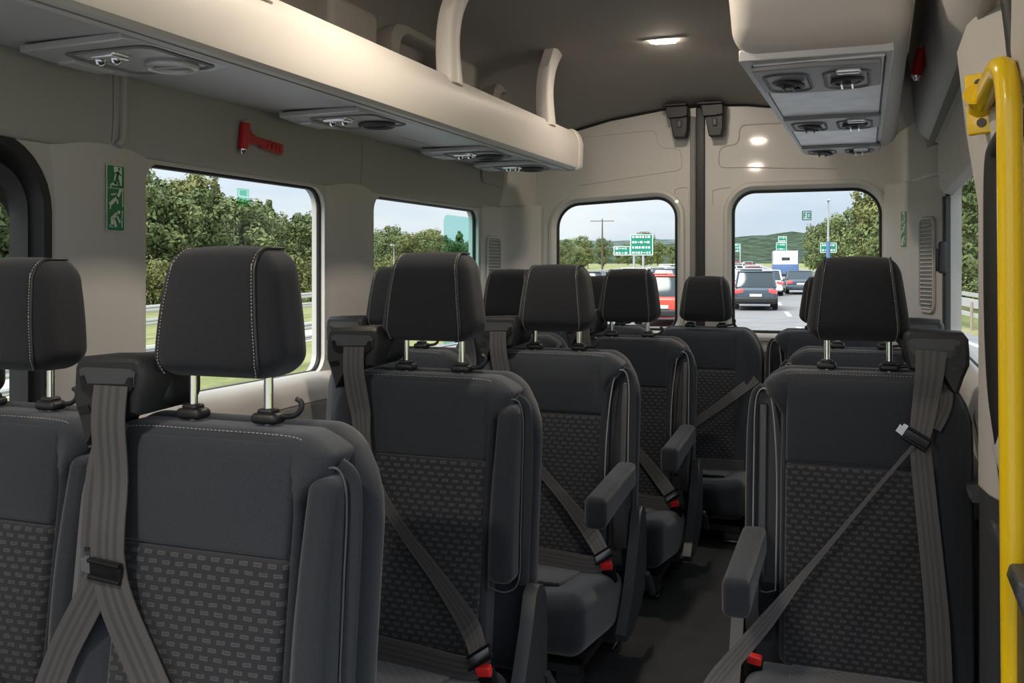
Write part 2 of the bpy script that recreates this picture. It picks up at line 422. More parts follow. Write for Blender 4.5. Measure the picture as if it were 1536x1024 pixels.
# pillars between the left windows
def pillar(y0, y1, x, z0=.66, z1=1.335, bul=.022, flare=.03):
    global k
    rows = []
    for z in [z0, .9, 1.15, 1.24, 1.29, z1]:
        f = flare*max(0, (z-1.18)/(z1-1.18))**2
        a, b = y0-f, y1+f; pts = []
        for i in range(13):
            t = i/12; pts.append((x+bul*math.sin(math.pi*min(1, max(0, t)))**.6 if 0 < t < 1 else x, a+(b-a)*t, z))
        pts += [(x-.03, b, z), (x-.03, a, z)]; rows.append(pts)
    mb = MB(); mb.loft(rows, True); struct(f'trim_{k}', mb, M['trim'], label='pale grey moulded pillar trim between windows'); k += 1
pillar(1.675, 1.972, XL-.004)
pillar(2.838, 3.155, XL-.004)
# D pillar, left, running round to the rear doors
def corner(poly, z1, z0=0):
    global k
    mb = MB(); mb.prism(poly, 'z', z0, z1); struct(f'trim_{k}', mb, M['trim'], bevel=.012, label='pale grey corner pillar beside the rear doors'); k += 1
corner([(-1.02, 4.178), (-.968, 4.178), (-.955, 4.20), (-.953, 4.40), (-.93, 4.47), (-.80, 4.57), (-.80, 4.64), (-1.02, 4.64)], 1.345)
corner([(-1.02, 4.20), (-.955, 4.20), (-.945, 4.40), (-.91, 4.49), (-.84, 4.59), (-.84, 4.64), (-1.02, 4.64)], 1.74, 1.33)
# belt ledge and lower trim on the left
mb = MB(); mb.prism([(-1.0, .688), (-.962, .684), (-.935, .662), (-.922, .63), (-.915, .60), (-1.0, .60)], 'y', Y0, 4.5); struct(f'trim_{k}', mb, M['trim'], bevel=.004, label='pale grey belt ledge under the left windows'); k += 1
mb = MB(); mb.prism([(-1.0, .60), (-.917, .60), (-.912, .58), (-.915, .30), (-.93, 0), (-1.0, 0)], 'y', Y0, 4.5); struct('baseboard_left', mb, M['trim_dark'], bevel=.004, label='dark grey lower side trim on the left')

# ---- right wall
WR = rrect(2.42, 4.0, .765, 1.335, [.04, .05, .05, .04])
mb = holed([(1.55, 0), (4.04, 0), (4.04, 1.52), (1.55, 1.52)], [WR], lambda y, z: (XR, y, z), lambda y, z: (XR+.05, y, z))
struct('wall_right', mb, M['trim'], label='pale grey trim around the right side window')
wr = wall_window('window_4', WR, XR+.004, 1, 'right side window beside the overhead unit')
g_ = MB(); g_.loft([[(XR-.003, *p) for p in off(WR, .012)], [(XR-.006, *p) for p in WR], [(XR+.006, *p) for p in off(WR, -.003)]]); struct('gasket', g_, M['black_rubber'], wr)
header(-1, [(1.6, 3.02), (3.02, 3.98)], .045, 'trim')
def vloft(poly_z, m, label, bev=0):
    global k
    mb = MB(); mb.loft([[(x, y, z) for x, y in poly] for z, poly in poly_z], True); o = struct(f'trim_{k}', mb, m, bevel=bev, label=label); k += 1; return o
corner([(1.06, 4.006), (1.018, 4.006), (1.006, 4.035), (.915, 4.33), (.855, 4.50), (.80, 4.575), (.80, 4.64), (1.06, 4.64)], 1.40)
corner([(1.06, 4.01), (1.01, 4.01), (.975, 4.06), (.955, 4.12), (.90, 4.38), (.86, 4.55), (.84, 4.60), (.84, 4.64), (1.06, 4.64)], 1.74, 1.385)
# sloping cloth panel joining right header and roof
mb = MB(); mb.prism([(.987, 1.497), (.945, 1.515), (.915, 1.545), (.903, 1.58), (.898, 1.64), (.893, 1.76), (.875, 1.85), (.93, 1.88), (1.0, 1.70), (1.0, 1.497)], 'y', 1.0, 3.95); struct(f'trim_{k}', mb, M['trim'], bevel=.006, label='grained panel beside the right overhead unit'); k += 1
# belt ledge, right
mb = MB(); mb.prism([(1.05, .775), (1.01, .772), (.985, .745), (.975, .70), (.995, .60), (1.0, .56), (1.05, .56)], 'y', 1.9, 4.2); struct(f'trim_{k}', mb, M['trim'], bevel=.004, label='pale grey belt ledge under the right window'); k += 1
mb = MB(); mb.prism([(1.05, .56), (.975, .56), (.970, .54), (.985, .50), (.985, 0), (1.05, 0)], 'y', 1.62, 4.5)
o = struct('baseboard_right', mb, M['grey_plastic'], bevel=.006, label='dark grey plastic lower side trim on the right')
mb = MB(); mb.tube([(.982, 2.05, .475), (.982, 2.35, .475), (.982, 2.38, .45), (.982, 2.38, .1)], .006, 6); put('moulded_ridge', mb, M['grey_plastic'], o)
mb = MB(); mb.prism([(1.0, .575), (.955, .575), (.95, .568), (.955, .560), (1.0, .560)], 'y', 2.14, 3.6); put('ledge_lip', mb, M['grey_plastic'], o)
# near door pillar on the right
mb = MB(); mb.prism([(1.08, 2.42), (1.02, 2.42), (.985, 2.18), (.964, 2.10), (.974, 2.02), (1.10, 1.60), (1.16, 1.60)], 'z', 0, .60); struct(f'trim_{k}', mb, M['grey_plastic'], label='dark grey plastic foot of the door pillar'); k += 1
vloft([(.60, [(1.08, 2.42), (1.02, 2.42), (.985, 2.18), (.962, 2.10), (.972, 2.02), (1.10, 1.60), (1.16, 1.60)]),
       (1.15, [(1.08, 2.42), (1.02, 2.42), (.985, 2.18), (.962, 2.10), (.972, 2.02), (1.10, 1.60), (1.16, 1.60)]),
       (1.30, [(1.08, 2.42), (1.01, 2.42), (.965, 2.18), (.940, 2.10), (.952, 2.02), (1.10, 1.60), (1.16, 1.60)]),
       (1.46, [(1.08, 2.42), (.985, 2.42), (.935, 2.22), (.925, 2.12), (.940, 2.03), (1.09, 1.60), (1.16, 1.60)]),
       (1.52, [(1.08, 2.44), (.975, 2.44), (.95, 2.25), (.945, 2.13), (.955, 2.05), (1.08, 1.60), (1.16, 1.60)]),
       (1.75, [(1.02, 2.44), (.93, 2.44), (.90, 2.25), (.89, 2.13), (.90, 2.05), (1.00, 1.60), (1.08, 1.60)])], M['trim'], 'pale grey sliding door pillar carrying the yellow pole', .006)
# black rubber door seals on the pillar
SE = smoothpath([(1.03, 1.80, 1.285), (1.002, 1.88, 1.275), (.984, 1.945, 1.25), (.977, 1.965, 1.2), (.977, 1.965, .97), (.983, 1.965, .81), (.996, 1.955, .69), (1.004, 1.95, .55), (1.006, 1.95, .02)], 6)
t = MB(); t.tube(SE, .022, 10, sq=.8)
tag(put('door_seal', t, M['black_rubber']), 'black rubber door seal running down behind the yellow pole', 'door seal')
t = MB(); t.tube(smoothpath([(.985, 1.85, 1.62), (1.003, 1.84, 1.47), (1.018, 1.83, 1.33), (1.045, 1.80, 1.22), (1.055, 1.80, .02)], 5), .028, 10)
tag(put('door_seal', t, M['black_rubber']), 'black rubber door seal right of the yellow pole, top right corner', 'door seal')
# red lens behind the pole
t = MB(); t.rbox((1.0, 1.90, .885), (.03, .022, .13), .010, fn=None); tag(put('reflector', t, M['red_bright']), 'small red reflector peeking out from behind the yellow pole', 'reflector')

# ---- rear doors
def dtop(x): return 1.80-.16*(x+.0)**2
WD1 = rrect(-.725, -.130, .735, 1.372, [.06, .06, .10, .11], 8)
WD1 = [(x, z+.05*(x+.13) if z > 1.1 else z) for x, z in WD1]
WD2 = rrect(.140, .785, .735, 1.385, [.05, .06, .115, .10], 8)
def rear_door(name, x0, x1, hole, label):
    outl = [(x0, 0), (x1, 0), (x1, 1.88), (x0, 1.82)]
    hh = off(hole, .045)
    mb = holed(outl, [hh], lambda x, z: (x, YR, z), lambda x, z: (x, YR+.05, z))
    o = struct(name, mb, M['paint'], label=label)
    m2 = MB(); m2.loft([[(x, y, z) for x, z in off(hole, d)] for d, y in ((.046, YR), (.040, YR-.012), (.026, YR-.014), (.012, YR-.004), (.004, YR+.016), (.004, YR+.05))])
    put('window_surround', m2, M['paint'], o)
    m3 = MB(); m3.tube([(x, YR+.016, z) for x, z in hole], .007, 8, closed=True); put('window_seal', m3, M['black_rubber'], o)
    g = MB(); g.prism(off(hole, .003), 'y', YR+.018, YR+.022); put('pane', g, M['glass'], o, smooth=0)
    return o
d1 = rear_door('door_1', -.90, -.030, WD1, 'left rear door in glossy beige grey paint')
d2 = rear_door('door_2', .006, .90, WD2, 'right rear door in glossy beige grey paint')
def emboss(parent, pts, r=.0035):
    t = MB(); t.tube([(x, YR-.0002, z) for x, z in pts], r, 6); put('pressed_line', t, M['paint'], parent)
def rpoly(pts, r=.03, k=5):
    out = []
    for i in range(1, len(pts)-1):
        a, b, c = Vector(pts[i-1]), Vector(pts[i]), Vector(pts[i+1]); u = (a-b).normalized()*r; w = (c-b).normalized()*r
        for j in range(k+1):
            t = j/k; out.append(tuple((b+u)*(1-t)**2+b*2*t*(1-t)+(b+w)*t*t))
    return [pts[0]]+out+[pts[-1]]
emboss(d1, rpoly([(-.62, 1.675), (-.225, 1.697), (-.21, 1.61), (-.105, 1.60), (-.098, 1.50), (-.62, 1.44)]))
emboss(d1, rpoly([(-.135, 1.36), (-.135, 1.41), (-.07, 1.418), (-.065, 1.33)], .015))
emboss(d2, rpoly([(.60, 1.70), (.172, 1.697), (.166, 1.61), (.078, 1.60), (.072, 1.505), (.60, 1.48)]))
emboss(d2, rpoly([(.045, 1.33), (.045, 1.40), (.125, 1.41)], .015))
# centre strips and header seal
t = MB(); t.rbox((-.047, YR-.004, .88), (.026, .016, 1.74), .006, n=(1, 1, 1)); struct(f'trim_{k}', t, M['trim_dark'], label='grey strip along the meeting edge of the rear doors'); k += 1
t = MB(); t.rbox((-.011, YR+.008, .895), (.042, .04, 1.79), .006, n=(1, 1, 1)); struct(f'trim_{k}', t, M['black_rubber'], label='black seal between the rear doors'); k += 1
t = MB(); t.tube([(x, YR-.004, z-.15*(1+1.1*x*x)*max(0, min(1, (z-1.5)/.3))-.001) for x, z in ROOF if abs(x) < .88], .007, 6); struct(f'trim_{k}', t, M['black_rubber'], label='black seal under the roof above the rear doors'); k += 1
t = MB(); t.rbox((.0, YR-.01, .62), (1.5, .05, .05), .015, n=(1, 1, 1)); struct(f'trim_{k}', t, M['black_plastic'], label='black ledge below the rear door windows'); k += 1
t = MB(); t.rbox((.835, YR-.03, 1.21), (.025, .02, .06), .009); tag(put('coat_hook', t, M['trim']), 'small grey button on the trim right of the rear door window', 'button')
# door top latches
def latch(x, label):
    o = thing('door_latch', label, 'latch', (x, YR-.012, 1.80), 0, None)
    b = MB(); b.rbox((-.012, -.045, -.006), (.115, .10, .012), .004); put('mounting_plate', b, M['black_plastic'], o)
    b = MB(); b.prism([(-.055, -.012), (.048, -.012), (.048, -.06), (.012, -.066), (-.045, -.066)], 'y', -.085, -.02); put('latch_body', b, M['black_plastic'], o, bevel=.004)
    b = MB(); b.prism([(-.038, -.06), (.046, -.05), (.046, -.12), (.036, -.158), (-.020, -.158)], 'y', -.07, -.012); put('striker_cover', b, M['black_plastic'], o, bevel=.005)
    b = MB(); b.rbox((.008, -.072, -.095), (.022, .012, .035), .005); put('lever', b, M['grey_plastic'], o)
latch(-.105, 'black rear door latch left of the centre strip')
latch(.060, 'black rear door latch right of the centre strip')

# ---- vents on the corner pillars
def louvre(name, label, p0, p1, z0, z1, n, hw_out):
    """slatted vent on a vertical panel running from plan point p0 to p1"""
    a, b = Vector((*p0, 0)), Vector((*p1, 0)); ln = (b-a).length; ang = math.atan2(b.y-a.y, b.x-a.x)
    o = thing(name, label, 'vent', (a.x, a.y, z0), ang)
    H = z1-z0
    m = MB(); outl = rrect(0, ln, 0, H, .03, 5)
    m.prism(outl, 'y', .002, .010); put('backing', m, M['trim_dark'], o)
    m = MB(); m.loft([[(x, y, z) for x, z in off(outl, d)] for d, y in ((-.004, .004), (-.002, -.004), (.006, -.004), (.010, .004))]); put('frame', m, M['trim'], o)
    m = MB()
    for i in range(n):
        z = H*(i+.6)/(n+.2); ins = .008 if .03 < z < H-.03 else .022
        m.prism([(.004, z-.004), (-.004, z), (-.001, z+.004), (.006, z+.001)], 'x', ins, ln-ins)
    put('slat', m, M['trim'], o)
louvre('air_vent', 'grey slatted vent right of the rear doors, beside the right side window', (.919, 4.318), (.987, 4.092), .865, 1.23, 22, 0) if False else None
def louvre_on(label, c, ang, w, z0, z1, n):
    d = Vector((math.cos(ang), math.sin(ang)))
    a = (c[0]-d.x*w/2, c[1]-d.y*w/2); b = (c[0]+d.x*w/2, c[1]+d.y*w/2)
    louvre('air_vent', label, a, b, z0, z1, n, 0)
louvre_on('grey slatted vent on the right corner pillar beside the side window', (.955, 4.18), math.atan2(-.30, .091), .15, .86, 1.225, 22)
louvre_on('grey slatted vent on the left corner pillar, behind the headrests', (-.949, 4.31), math.pi/2, .16, .86, 1.175, 20)
# flap on the left header near the rear, small
t = MB(); t.prism(rrect(4.13, 4.40, 1.425, 1.52, [.03, .03, .01, .01]), 'x', -.942, -.932); tag(put('access_flap', t, M['headliner'], bevel=.003), 'small cloth covered flap under the rear end of the left rack', 'flap')
# handle and blind rail on the right window edge
t = thing('window_catch', 'black window catch on the rear edge of the right side window', 'catch', (XR-.006, 3.985, .80))
b = MB(); b.tube([(0, 0, -.02), (0, 0, .5)], .012, 8); put('rail', b, M['black_plastic'], t)
b = MB(); b.rbox((-.012, -.01, .27), (.03, .05, .12), .010); put('handle', b, M['black_plastic'], t)
b = MB(); b.rbox((-.03, -.015, .26), (.012, .018, .085), .005); put('lever', b, M['gloss_black'], t)

# ---- upper left wall relief above the rack
mb = MB(); mb.prism(rrect(2.62, 2.92, 1.60, 1.895, .03), 'x', -.96, -.815); struct(f'trim_{k}', mb, M['roof_cloth'], bevel=.02, label='boxed rib on the wall above the left rack'); k += 1
def arch(y0, y1, z1):
    global k
    outer = rrect(y0, y1, 1.5, z1, [.01, .01, .09, .09]); inner = rrect(y0+.05, y1-.03, 1.5, z1-.04, [.01, .01, .075, .075])
    mb = holed(outer, [inner], lambda y, z: (-.885, y, z), lambda y, z: (-.96, y, z)) if False else MB()
    mb.loft([[(-.96, *p) for p in outer], [(-.81, *p) for p in outer], [(-.80, *p) for p in off(outer, -.01)], [(-.80, *p) for p in off(inner, .008)], [(-.81, *p) for p in inner], [(-.93, *p) for p in inner]])
    mb.f.append(tuple(range(len(mb.v)-len(inner), len(mb.v))))
    struct(f'trim_{k}', mb, M['roof_cloth'], label='arched recess frame on the wall above the left rack'); k += 1
arch(3.0, 3.46, 1.905); arch(3.95, 4.36, 1.86)
mb = MB(); mb.prism(rrect(3.52, 3.82, 1.60, 1.895, .03), 'x', -.96, -.815); struct(f'trim_{k}', mb, M['roof_cloth'], bevel=.02, label='boxed rib on the wall above the left rack'); k += 1

# ================================================================ left luggage rack
rack = thing('luggage_rack', 'long cream overhead luggage rack along the left wall', 'luggage rack', (0, 0, 0))
ye = 4.20
FP = [(-.56, 1.474), (-.505, 1.474), (-.492, 1.482), (-.487, 1.50), (-.484, 1.585), (-.492, 1.615), (-.512, 1.646), (-.528, 1.654), (-.548, 1.648), (-.56, 1.60)]
mb = MB(); mb.prism(FP, 'y', Y0, ye); put('fascia', mb, M['rack'], rack, smooth=25)
mb = MB(); mb.prism([(-.56, 1.488), (-.555, 1.478), (-.535, 1.474), (-.535, 1.50), (-.94, 1.525), (-.94, 1.497)], 'y', Y0, ye-.02); put('underside', mb, M['rack_grey'], rack)
mb = MB(); mb.prism([(p[0]+(.010 if p[0] > -.53 else 0), p[1]+(.006 if p[1] > 1.55 else -.006)) for p in FP], 'y', ye-.035, ye+.02); mb.prism([(-.94, 1.49), (-.50, 1.466), (-.49, 1.48), (-.49, 1.60), (-.53, 1.64), (-.94, 1.60)], 'y', ye-.02, ye+.015); put('end_cap', mb, M['rack'], rack, bevel=.008)
mb = MB(); mb.tube([(-.4925, Y0, 1.604), (-.4925, ye-.03, 1.604)], .0012, 6); mb.tube([(-.530, Y0, 1.4735), (-.530, ye-.03, 1.4735)], .002, 6); put('seam', mb, M['trim_dark'], rack)
def support(y, name='support_post'):
    pts = [(-.520, y, 1.62), (-.525, y, 1.68), (-.530, y+.003, 1.74), (-.529, y+.006, 1.80), (-.520, y+.010, 1.86), (-.504, y+.018, 1.91), (-.488, y+.025, 1.95)]
    loops = []
    for i, p in enumerate(smoothpath(pts, 3)):
        t = i/18; w = .050-.010*math.sin(math.pi*min(1, t*1.15)) + (.016*max(0, t-.8)/.2 if t > .8 else 0); d = .030
        loops.append([(p.x+d*a, p.y+w*b, p.z+.2*d*a) for a, b in [(-1, -.8), (-.8, -1), (.6, -1), (1, -.7), (1.1, 0), (1, .7), (.6, 1), (-.8, 1), (-1, .8)]])
    m = MB(); m.loft(loops, True); return put(name, m, M['rack'], rack, smooth=50)
for y in (1.80, 2.86, 3.83): support(y)
# passenger lamp and nozzle clusters under the rack
def cluster(y0, y1, label):
    o = thing('service_unit', label, 'reading light and air nozzle unit', (0, 0, 0), 0, None)
    z = 1.478; ym = (y0+y1)/2; L_ = y1-y0
    m = MB(); pl = [(-.90, ym-.02), (-.875, y0), (-.60, y0-.015), (-.565, y0+.05), (-.56, y1-.03), (-.62, y1), (-.86, y1-.02)]
    m.prism(pl, 'z', z-.004, z+.012); put('panel', m, M['rack_grey'], o, bevel=.004)
    m = MB(); m.loft([[(x, y, zz) for x, y in rrect(-.80+d, -.585-d, y0+.04+d, y1-.04-d, .03)] for d, zz in ((-.006, z-.006), (0, z-.009), (.006, z-.004), (.010, z+.004))]); m.f.append(tuple(range(len(m.v)-28, len(m.v)))); put('recess', m, M['trim_dark'], o)
    for (x, y, r_) in ((-.745, y0+.085, .030),):
        m = MB(); m.rbox((x+.02, y, z-.006), (.085, .055, .018), .009); put('reading_lamp', m, M['lens'], o)
        m = MB(); m.sphere((x, y, z-.012), .014); m.sphere((x+.042, y, z-.012), .014); put('bulb', m, M['chrome'], o)
    cx, cy = -.66, y1-.095
    m = MB(); m.tube([(cx+.05*math.cos(a*math.pi/12), cy+.05*math.sin(a*math.pi/12), z-.010) for a in range(24)], .008, 8, closed=True); nz = put('air_nozzle', m, M['grey_plastic'] if y0 > 2 else M['rack_grey'], o)
    m = MB(); m.loft([[(cx+r_*math.cos(a*math.pi/12), cy+r_*math.sin(a*math.pi/12), zz) for a in range(24)] for r_, zz in ((.048, z-.006), (.03, z-.001), (.001, z+.002))]); m.box((cx, cy, z-.006), (.09, .008, .012)); put('nozzle_core', m, M['grey_plastic'] if y0 > 2 else M['rack_grey'], nz)
    m = MB(); m.rbox((-.845, ym, z-.006), (.05, .12, .012), .006); put('speaker_grille', m, M['rack_grey'], o)
cluster(1.50, 1.80, 'grey reading light and air nozzle unit nearest the front, under the left rack')
cluster(2.42, 2.72, 'reading light and air nozzle unit under the left rack, above the red hammer')
cluster(3.36, 3.64, 'reading light and air nozzle unit third along the underside of the left rack')
cluster(3.88, 4.13, 'reading light and air nozzle unit at the rear end of the left rack')

# ================================================================ right overhead unit
ou = thing('overhead_console', 'beige overhead console hanging at the right with a pale lit underside', 'overhead console', (0, 0, 0))
mb = MB()
def oud(x, y, z):
    t = (z+.16)/.32; x2 = x*(1+.10*t) if x < 0 else x*(1+.10*t); return (x2, y-(.05*math.sin(math.pi*max(0, min(1, t)))if y < 0 else 0), z)
mb.rbox((.655, 3.20, 1.675), (.375, 1.95, .32), .055, 5, (3, 4, 3), oud); put('housing', mb, M['rack'], ou)
mb = MB(); mb.prism([(.478, 2.26), (.812, 2.26), (.785, 4.14), (.485, 4.14)], 'z', 1.502, 1.53); put('lower_frame', mb, M['rack_grey'], ou, bevel=.004)
mb = MB(); mb.prism([(.505, 2.30), (.792, 2.28), (.766, 4.10), (.50, 4.10)], 'z', 1.497, 1.51); put('underside_panel', mb, M['panel_silver'], ou, bevel=.002)
mb = MB(); mb.tube([(.505, 2.29, 1.497), (.50, 4.10, 1.497)], .002, 6); mb.tube([(.793, 2.29, 1.497), (.767, 4.10, 1.497)], .0025, 6); put('seam', mb, M['black_plastic'], ou)
def nozzles(y0, y1, label):
    o = thing('service_unit', label, 'reading light and air nozzle unit', (.64, (y0+y1)/2, 1.495)); L_ = y1-y0
    m = MB(); m.prism([(-.138, -L_/2), (0, -L_/2-.012), (.145, -L_/2), (.143, L_/2-.05), (.06, L_/2), (-.06, L_/2), (-.138, L_/2-.03)], 'z', -.010, .004); put('panel', m, M['console_grey'], o, bevel=.004)
    for sx in (-.068, .068):
        m = MB(); m.loft([[(sx+a*1.0, b, zz) for a, b in rrect(-.05+d, .05-d, -L_/2+.05+d, L_/2-.045-d, .035)] for d, zz in ((-.004, -.011), (0, -.014), (.005, -.010), (.012, -.002))]); m.f.append(tuple(range(len(m.v)-28, len(m.v)))); put('recess', m, M['trim_dark'], o)
        m = MB(); m.tube([(sx+.034*math.cos(a*math.pi/10), .0+.034*math.sin(a*math.pi/10), -.014-.006*math.cos(a*math.pi/10)*(1 if sx < 0 else -.4)) for a in range(20)], .006, 6, closed=True)
        m.loft([[(sx+q*math.cos(a*math.pi/10), q*math.sin(a*math.pi/10), zz) for a in range(20)] for q, zz in ((.033, -.012), (.015, -.022), (.001, -.024))]); nz = put('air_nozzle', m, M['grey_plastic'], o)
        m = MB(); m.box((sx-.012, 0, -.024), (.004, .06, .010)); m.box((sx+.012, 0, -.024), (.004, .06, .010)); put('fin', m, M['chrome'] if sx > 0 else M['grey_plastic'], nz)
    m = MB(); m.rbox((.075, -L_/2+.035, -.014), (.055, .022, .014), .005); put('reading_lamp', m, M['lens'], o)
nozzles(2.30, 2.62, 'air nozzle unit at the front of the right overhead console')
nozzles(3.10, 3.38, 'air nozzle unit halfway along the right overhead console')
nozzles(3.86, 4.08, 'air nozzle unit at the rear end of the right overhead console')

# ================================================================ lamps
def ceiling_lamp(x, y, z, label, power, fac=(0, 0, -1)):
    o = thing('ceiling_lamp', label, 'ceiling lamp', (x, y, z), 0)
    m = MB(); m.prism(rrect(-.095, .095, -.045, .045, .03), 'z', -.0035, .004); put('bezel', m, M['headliner'], o)
    m = MB(); m.rbox((-.01, 0, -.004), (.088, .05, .010), .0045)
    put('lens', m, lamp_mat(power), o)
_lm = {}
def lamp_mat(p):
    if p not in _lm: _lm[p] = mat('lamp_lens_lit_%d' % len(_lm), (1, .9, .75), .4, emit=(1., .87, .71), estr=p)
    return _lm[p]
ceiling_lamp(-.02, 3.86, 1.948, 'lit warm lamp in the headliner ahead of the rear doors', 230)
ceiling_lamp(-.02, 2.1, 1.949, 'lit warm ceiling lamp above the left row, forward of the visible one', 420)
ceiling_lamp(-.25, .30, 1.948, 'lit warm ceiling lamp over the front of the aisle', 640)  # out of view; placed and powered to lighten the right panel

# ================================================================ emergency hammers, stickers, pole
def hammer(label, loc, rot):
    o = thing('emergency_hammer', label, 'hammer', loc); o.rotation_euler = rot
    # local: x along the handle, z along the head, y out of the wall (-y towards the room)
    m = MB(); m.prism([(-.012, -.030), (.014, -.030), (.024, -.014), (.06, -.010), (.085, -.008), (.09, -.014), (.185, -.016), (.19, -.010), (.19, .012), (.185, .017), (.09, .014), (.06, .012), (.03, .018), (.016, .034), (-.012, .034)], 'y', -.022, -.004); put('handle', m, M['red'], o, bevel=.005)
    m = MB(); m.tube([(0, -.016, -.036), (0, -.016, .040)], .0145, 12); put('hammer_head', m, M['red'], o)
    for z, d in ((-.036, -1), (.040, 1)):
        m = MB(); m.tube([(0, -.016, z), (0, -.016, z+d*.006), (0, -.016, z+d*.014)], [.011, .010, .002], 10); put('steel_tip', m, M['chrome'], o)
    m = MB()
    for i in range(4): m.rbox((.112+.020*i, -.0235, .001), (.010, .003, .018), .001)
    put('grip_rib', m, M['red'], o)
    return o
hammer('red emergency hammer on the left header above the window', (-.943, 2.325, 1.408), (R(3), R(5), R(90)))
hammer('red emergency hammer on the right panel beside the overhead console', (.899, 2.93, 1.600), (R(-12), 0, R(-90))).scale = (-1, 1, 1)

def flat(poly, y0, y1): m = MB(); m.prism(poly, 'y', y0, y1); return m
def exit_sticker(label, loc, rz, s=1.0, w=.058, h=.160):
    """three stacked green pictogram panels; local x across, z up, facing -y"""
    o = thing('exit_sticker', label, 'safety sticker', loc, rz)
    m = flat(rrect(-w/2, w/2, 0, h, .004), -.0015, 0); put('border', m, M['sign_white'], o, smooth=0)
    m = flat(rrect(-w/2+.0018, w/2-.0018, .0018, h-.0018, .003), -.0022, -.0012); put('green_panel', m, M['sign_green'], o, smooth=0)
    P_ = MB(); y0, y1 = -.0030, -.002
    def poly(pts, zz): P_.prism([(x*w, zz+z*w) for x, z in pts], 'y', y0, y1)
    def limb(a, b, q, zz):
        a, b = Vector(a), Vector(b); d = (b-a).normalized(); n_ = Vector((-d.y, d.x))*q
        poly([tuple(a-n_), tuple(b-n_), tuple(b+n_), tuple(a+n_)], zz)
    def disc(c, q, zz): poly([(c[0]+q*math.cos(i*math.pi/5), c[1]+q*math.sin(i*math.pi/5)) for i in range(10)], zz)
    z1, z2, z3 = h*.66, h*.345, h*.03
    P_.box((0, -.0026, z1-.002), (w*.94, .0012, .0012))
    poly([(-.10, .14), (.32, .10), (.32, .86), (-.12, .88)], z1)          # doorway
    poly([(-.30, .08), (.08, .08), (-.02, .28), (-.16, .30)], z1)
    # sliding figure
    limb((-.36, .14), (.10, .48), .075, z2); limb((.05, .42), (.22, .70), .065, z2); disc((.24, .76), .075, z2); limb((-.28, .55), (0, .62), .03, z2); limb((.38, .08), (.38, .86), .022, z2); limb((.06, .4), (.10, .2), .04, z2)
    poly([(-.32, .86), (-.27, .86), (-.27, 1.0), (-.32, 1.0)], z2)
    # kneeling figure
    limb((-.22, .12), (-.22, .50), .07, z3); limb((-.20, .46), (.06, .66), .075, z3); disc((.16, .72), .075, z3); limb((.02, .60), (.24, .28), .04, z3); limb((-.36, .14), (-.16, .12), .045, z3); limb((-.12, .40), (0, .10), .06, z3); limb((.34, .10), (.36, .80), .022, z3); disc((.34, .44), .06, z3)
    poly([(-.34, .84), (-.29, .84), (-.29, .98), (-.34, .98)], z3)
    put('pictogram', P_, M['sign_white'], o, smooth=0)
    Q = P_ = MB(); y0, y1 = -.0036, -.0028
    limb((.12, .68), (.04, .40), .07, z1); disc((.16, .78), .065, z1); limb((.06, .42), (-.05, .22), .05, z1); limb((-.05, .22), (-.24, .24), .04, z1); limb((.06, .40), (.18, .12), .05, z1); limb((.10, .62), (-.10, .60), .03, z1); limb((-.10, .60), (-.14, .44), .03, z1); limb((.12, .60), (.28, .52), .03, z1)
    put('running_figure', Q, M['sign_green'], o, smooth=0)
exit_sticker('green emergency exit sticker on the left pillar between two windows', (-.9475, 1.845, 1.119), R(90))
exit_sticker('green emergency exit sticker on the corner pillar right of the rear doors', (.8775, 4.432, 1.118), math.atan2(-.17, .06)+0, w=.055, h=.155)
def reflection_film(label, loc, rz, w, h, txt):  # sign reflections in the window glass, added as sheer films
    o = thing('window_decal', label, 'window decal', loc, rz)
    put('film', flat(rrect(-w/2, w/2, 0, h, .004), -.001, 0), M['film_pale'], o, smooth=0)
    fr = MB(); a = rrect(-w/2, w/2, 0, h, .004); b = off(a, -w*.08); fr.loft([[(x, -.0012, z) for x, z in a], [(x, -.0012, z) for x, z in b]]); put('border', fr, M['film_green'] if txt is None else M['hw_green'], o, smooth=0)
    g = MB()
    for (x0, z0, x1, z1) in txt or ((-.3, .6, .3, .9), (-.3, .1, -.05, .5), (.05, .15, .35, .5)):
        g.box(((x0+x1)/2*w, -.0016, (z0+z1)/2*h), (abs(x1-x0)*w, .0008, abs(z1-z0)*h))
    put('lettering', g, M['film_green'] if txt is None else M['hw_green'], o, smooth=0)
reflection_film('faint green decal on the glass of the long left side window', (XL-.010, 2.391, 1.212), R(90), .058, .053, None)
EO = [(-.34, .2, -.25, .8), (-.30, .72, -.05, .8), (-.30, .48, -.08, .55), (.06, .2, .13, .8), (.30, .2, .37, .8), (.10, .72, .34, .8), (.10, .2, .34, .28)]
reflection_film('pale EO decal on the glass of the right rear door window', (.470, YR+.016, 1.249), 0, .042, .043, EO)

pole = thing('grab_pole', 'bright yellow grab pole bolted to the door pillar', 'grab pole', (0, 0, 0))
pp = smoothpath([(.957, 1.97, 1.335), (.962, 1.86, 1.352), (.966, 1.79, 1.362)], 3)[:-1]+smoothpath([(.966, 1.79, 1.362), (.971, 1.757, 1.352), (.975, 1.745, 1.315), (.9765, 1.742, 1.25), (.979, 1.742, .9), (.982, 1.742, .5), (.986, 1.742, .0)], 5)
mb = MB(); mb.tube(pp, .0195, 18); put('pole', mb, M['yellow'], pole)
mb = MB(); mb.rbox((0, 0, 0), (.052, .010, .115), .0045, n=(2, 1, 2))
bk = put('bracket', mb, M['yellow'], pole); bk.location = (.957, 1.985, 1.335); bk.rotation_euler = (R(-3), R(-4), R(-20))
for dz in (-.037, .037):
    b = MB(); b.tube([(0, -.0075, dz), (0, -.004, dz)], .0085, 16); put('bolt', b, M['bolt'], bk)
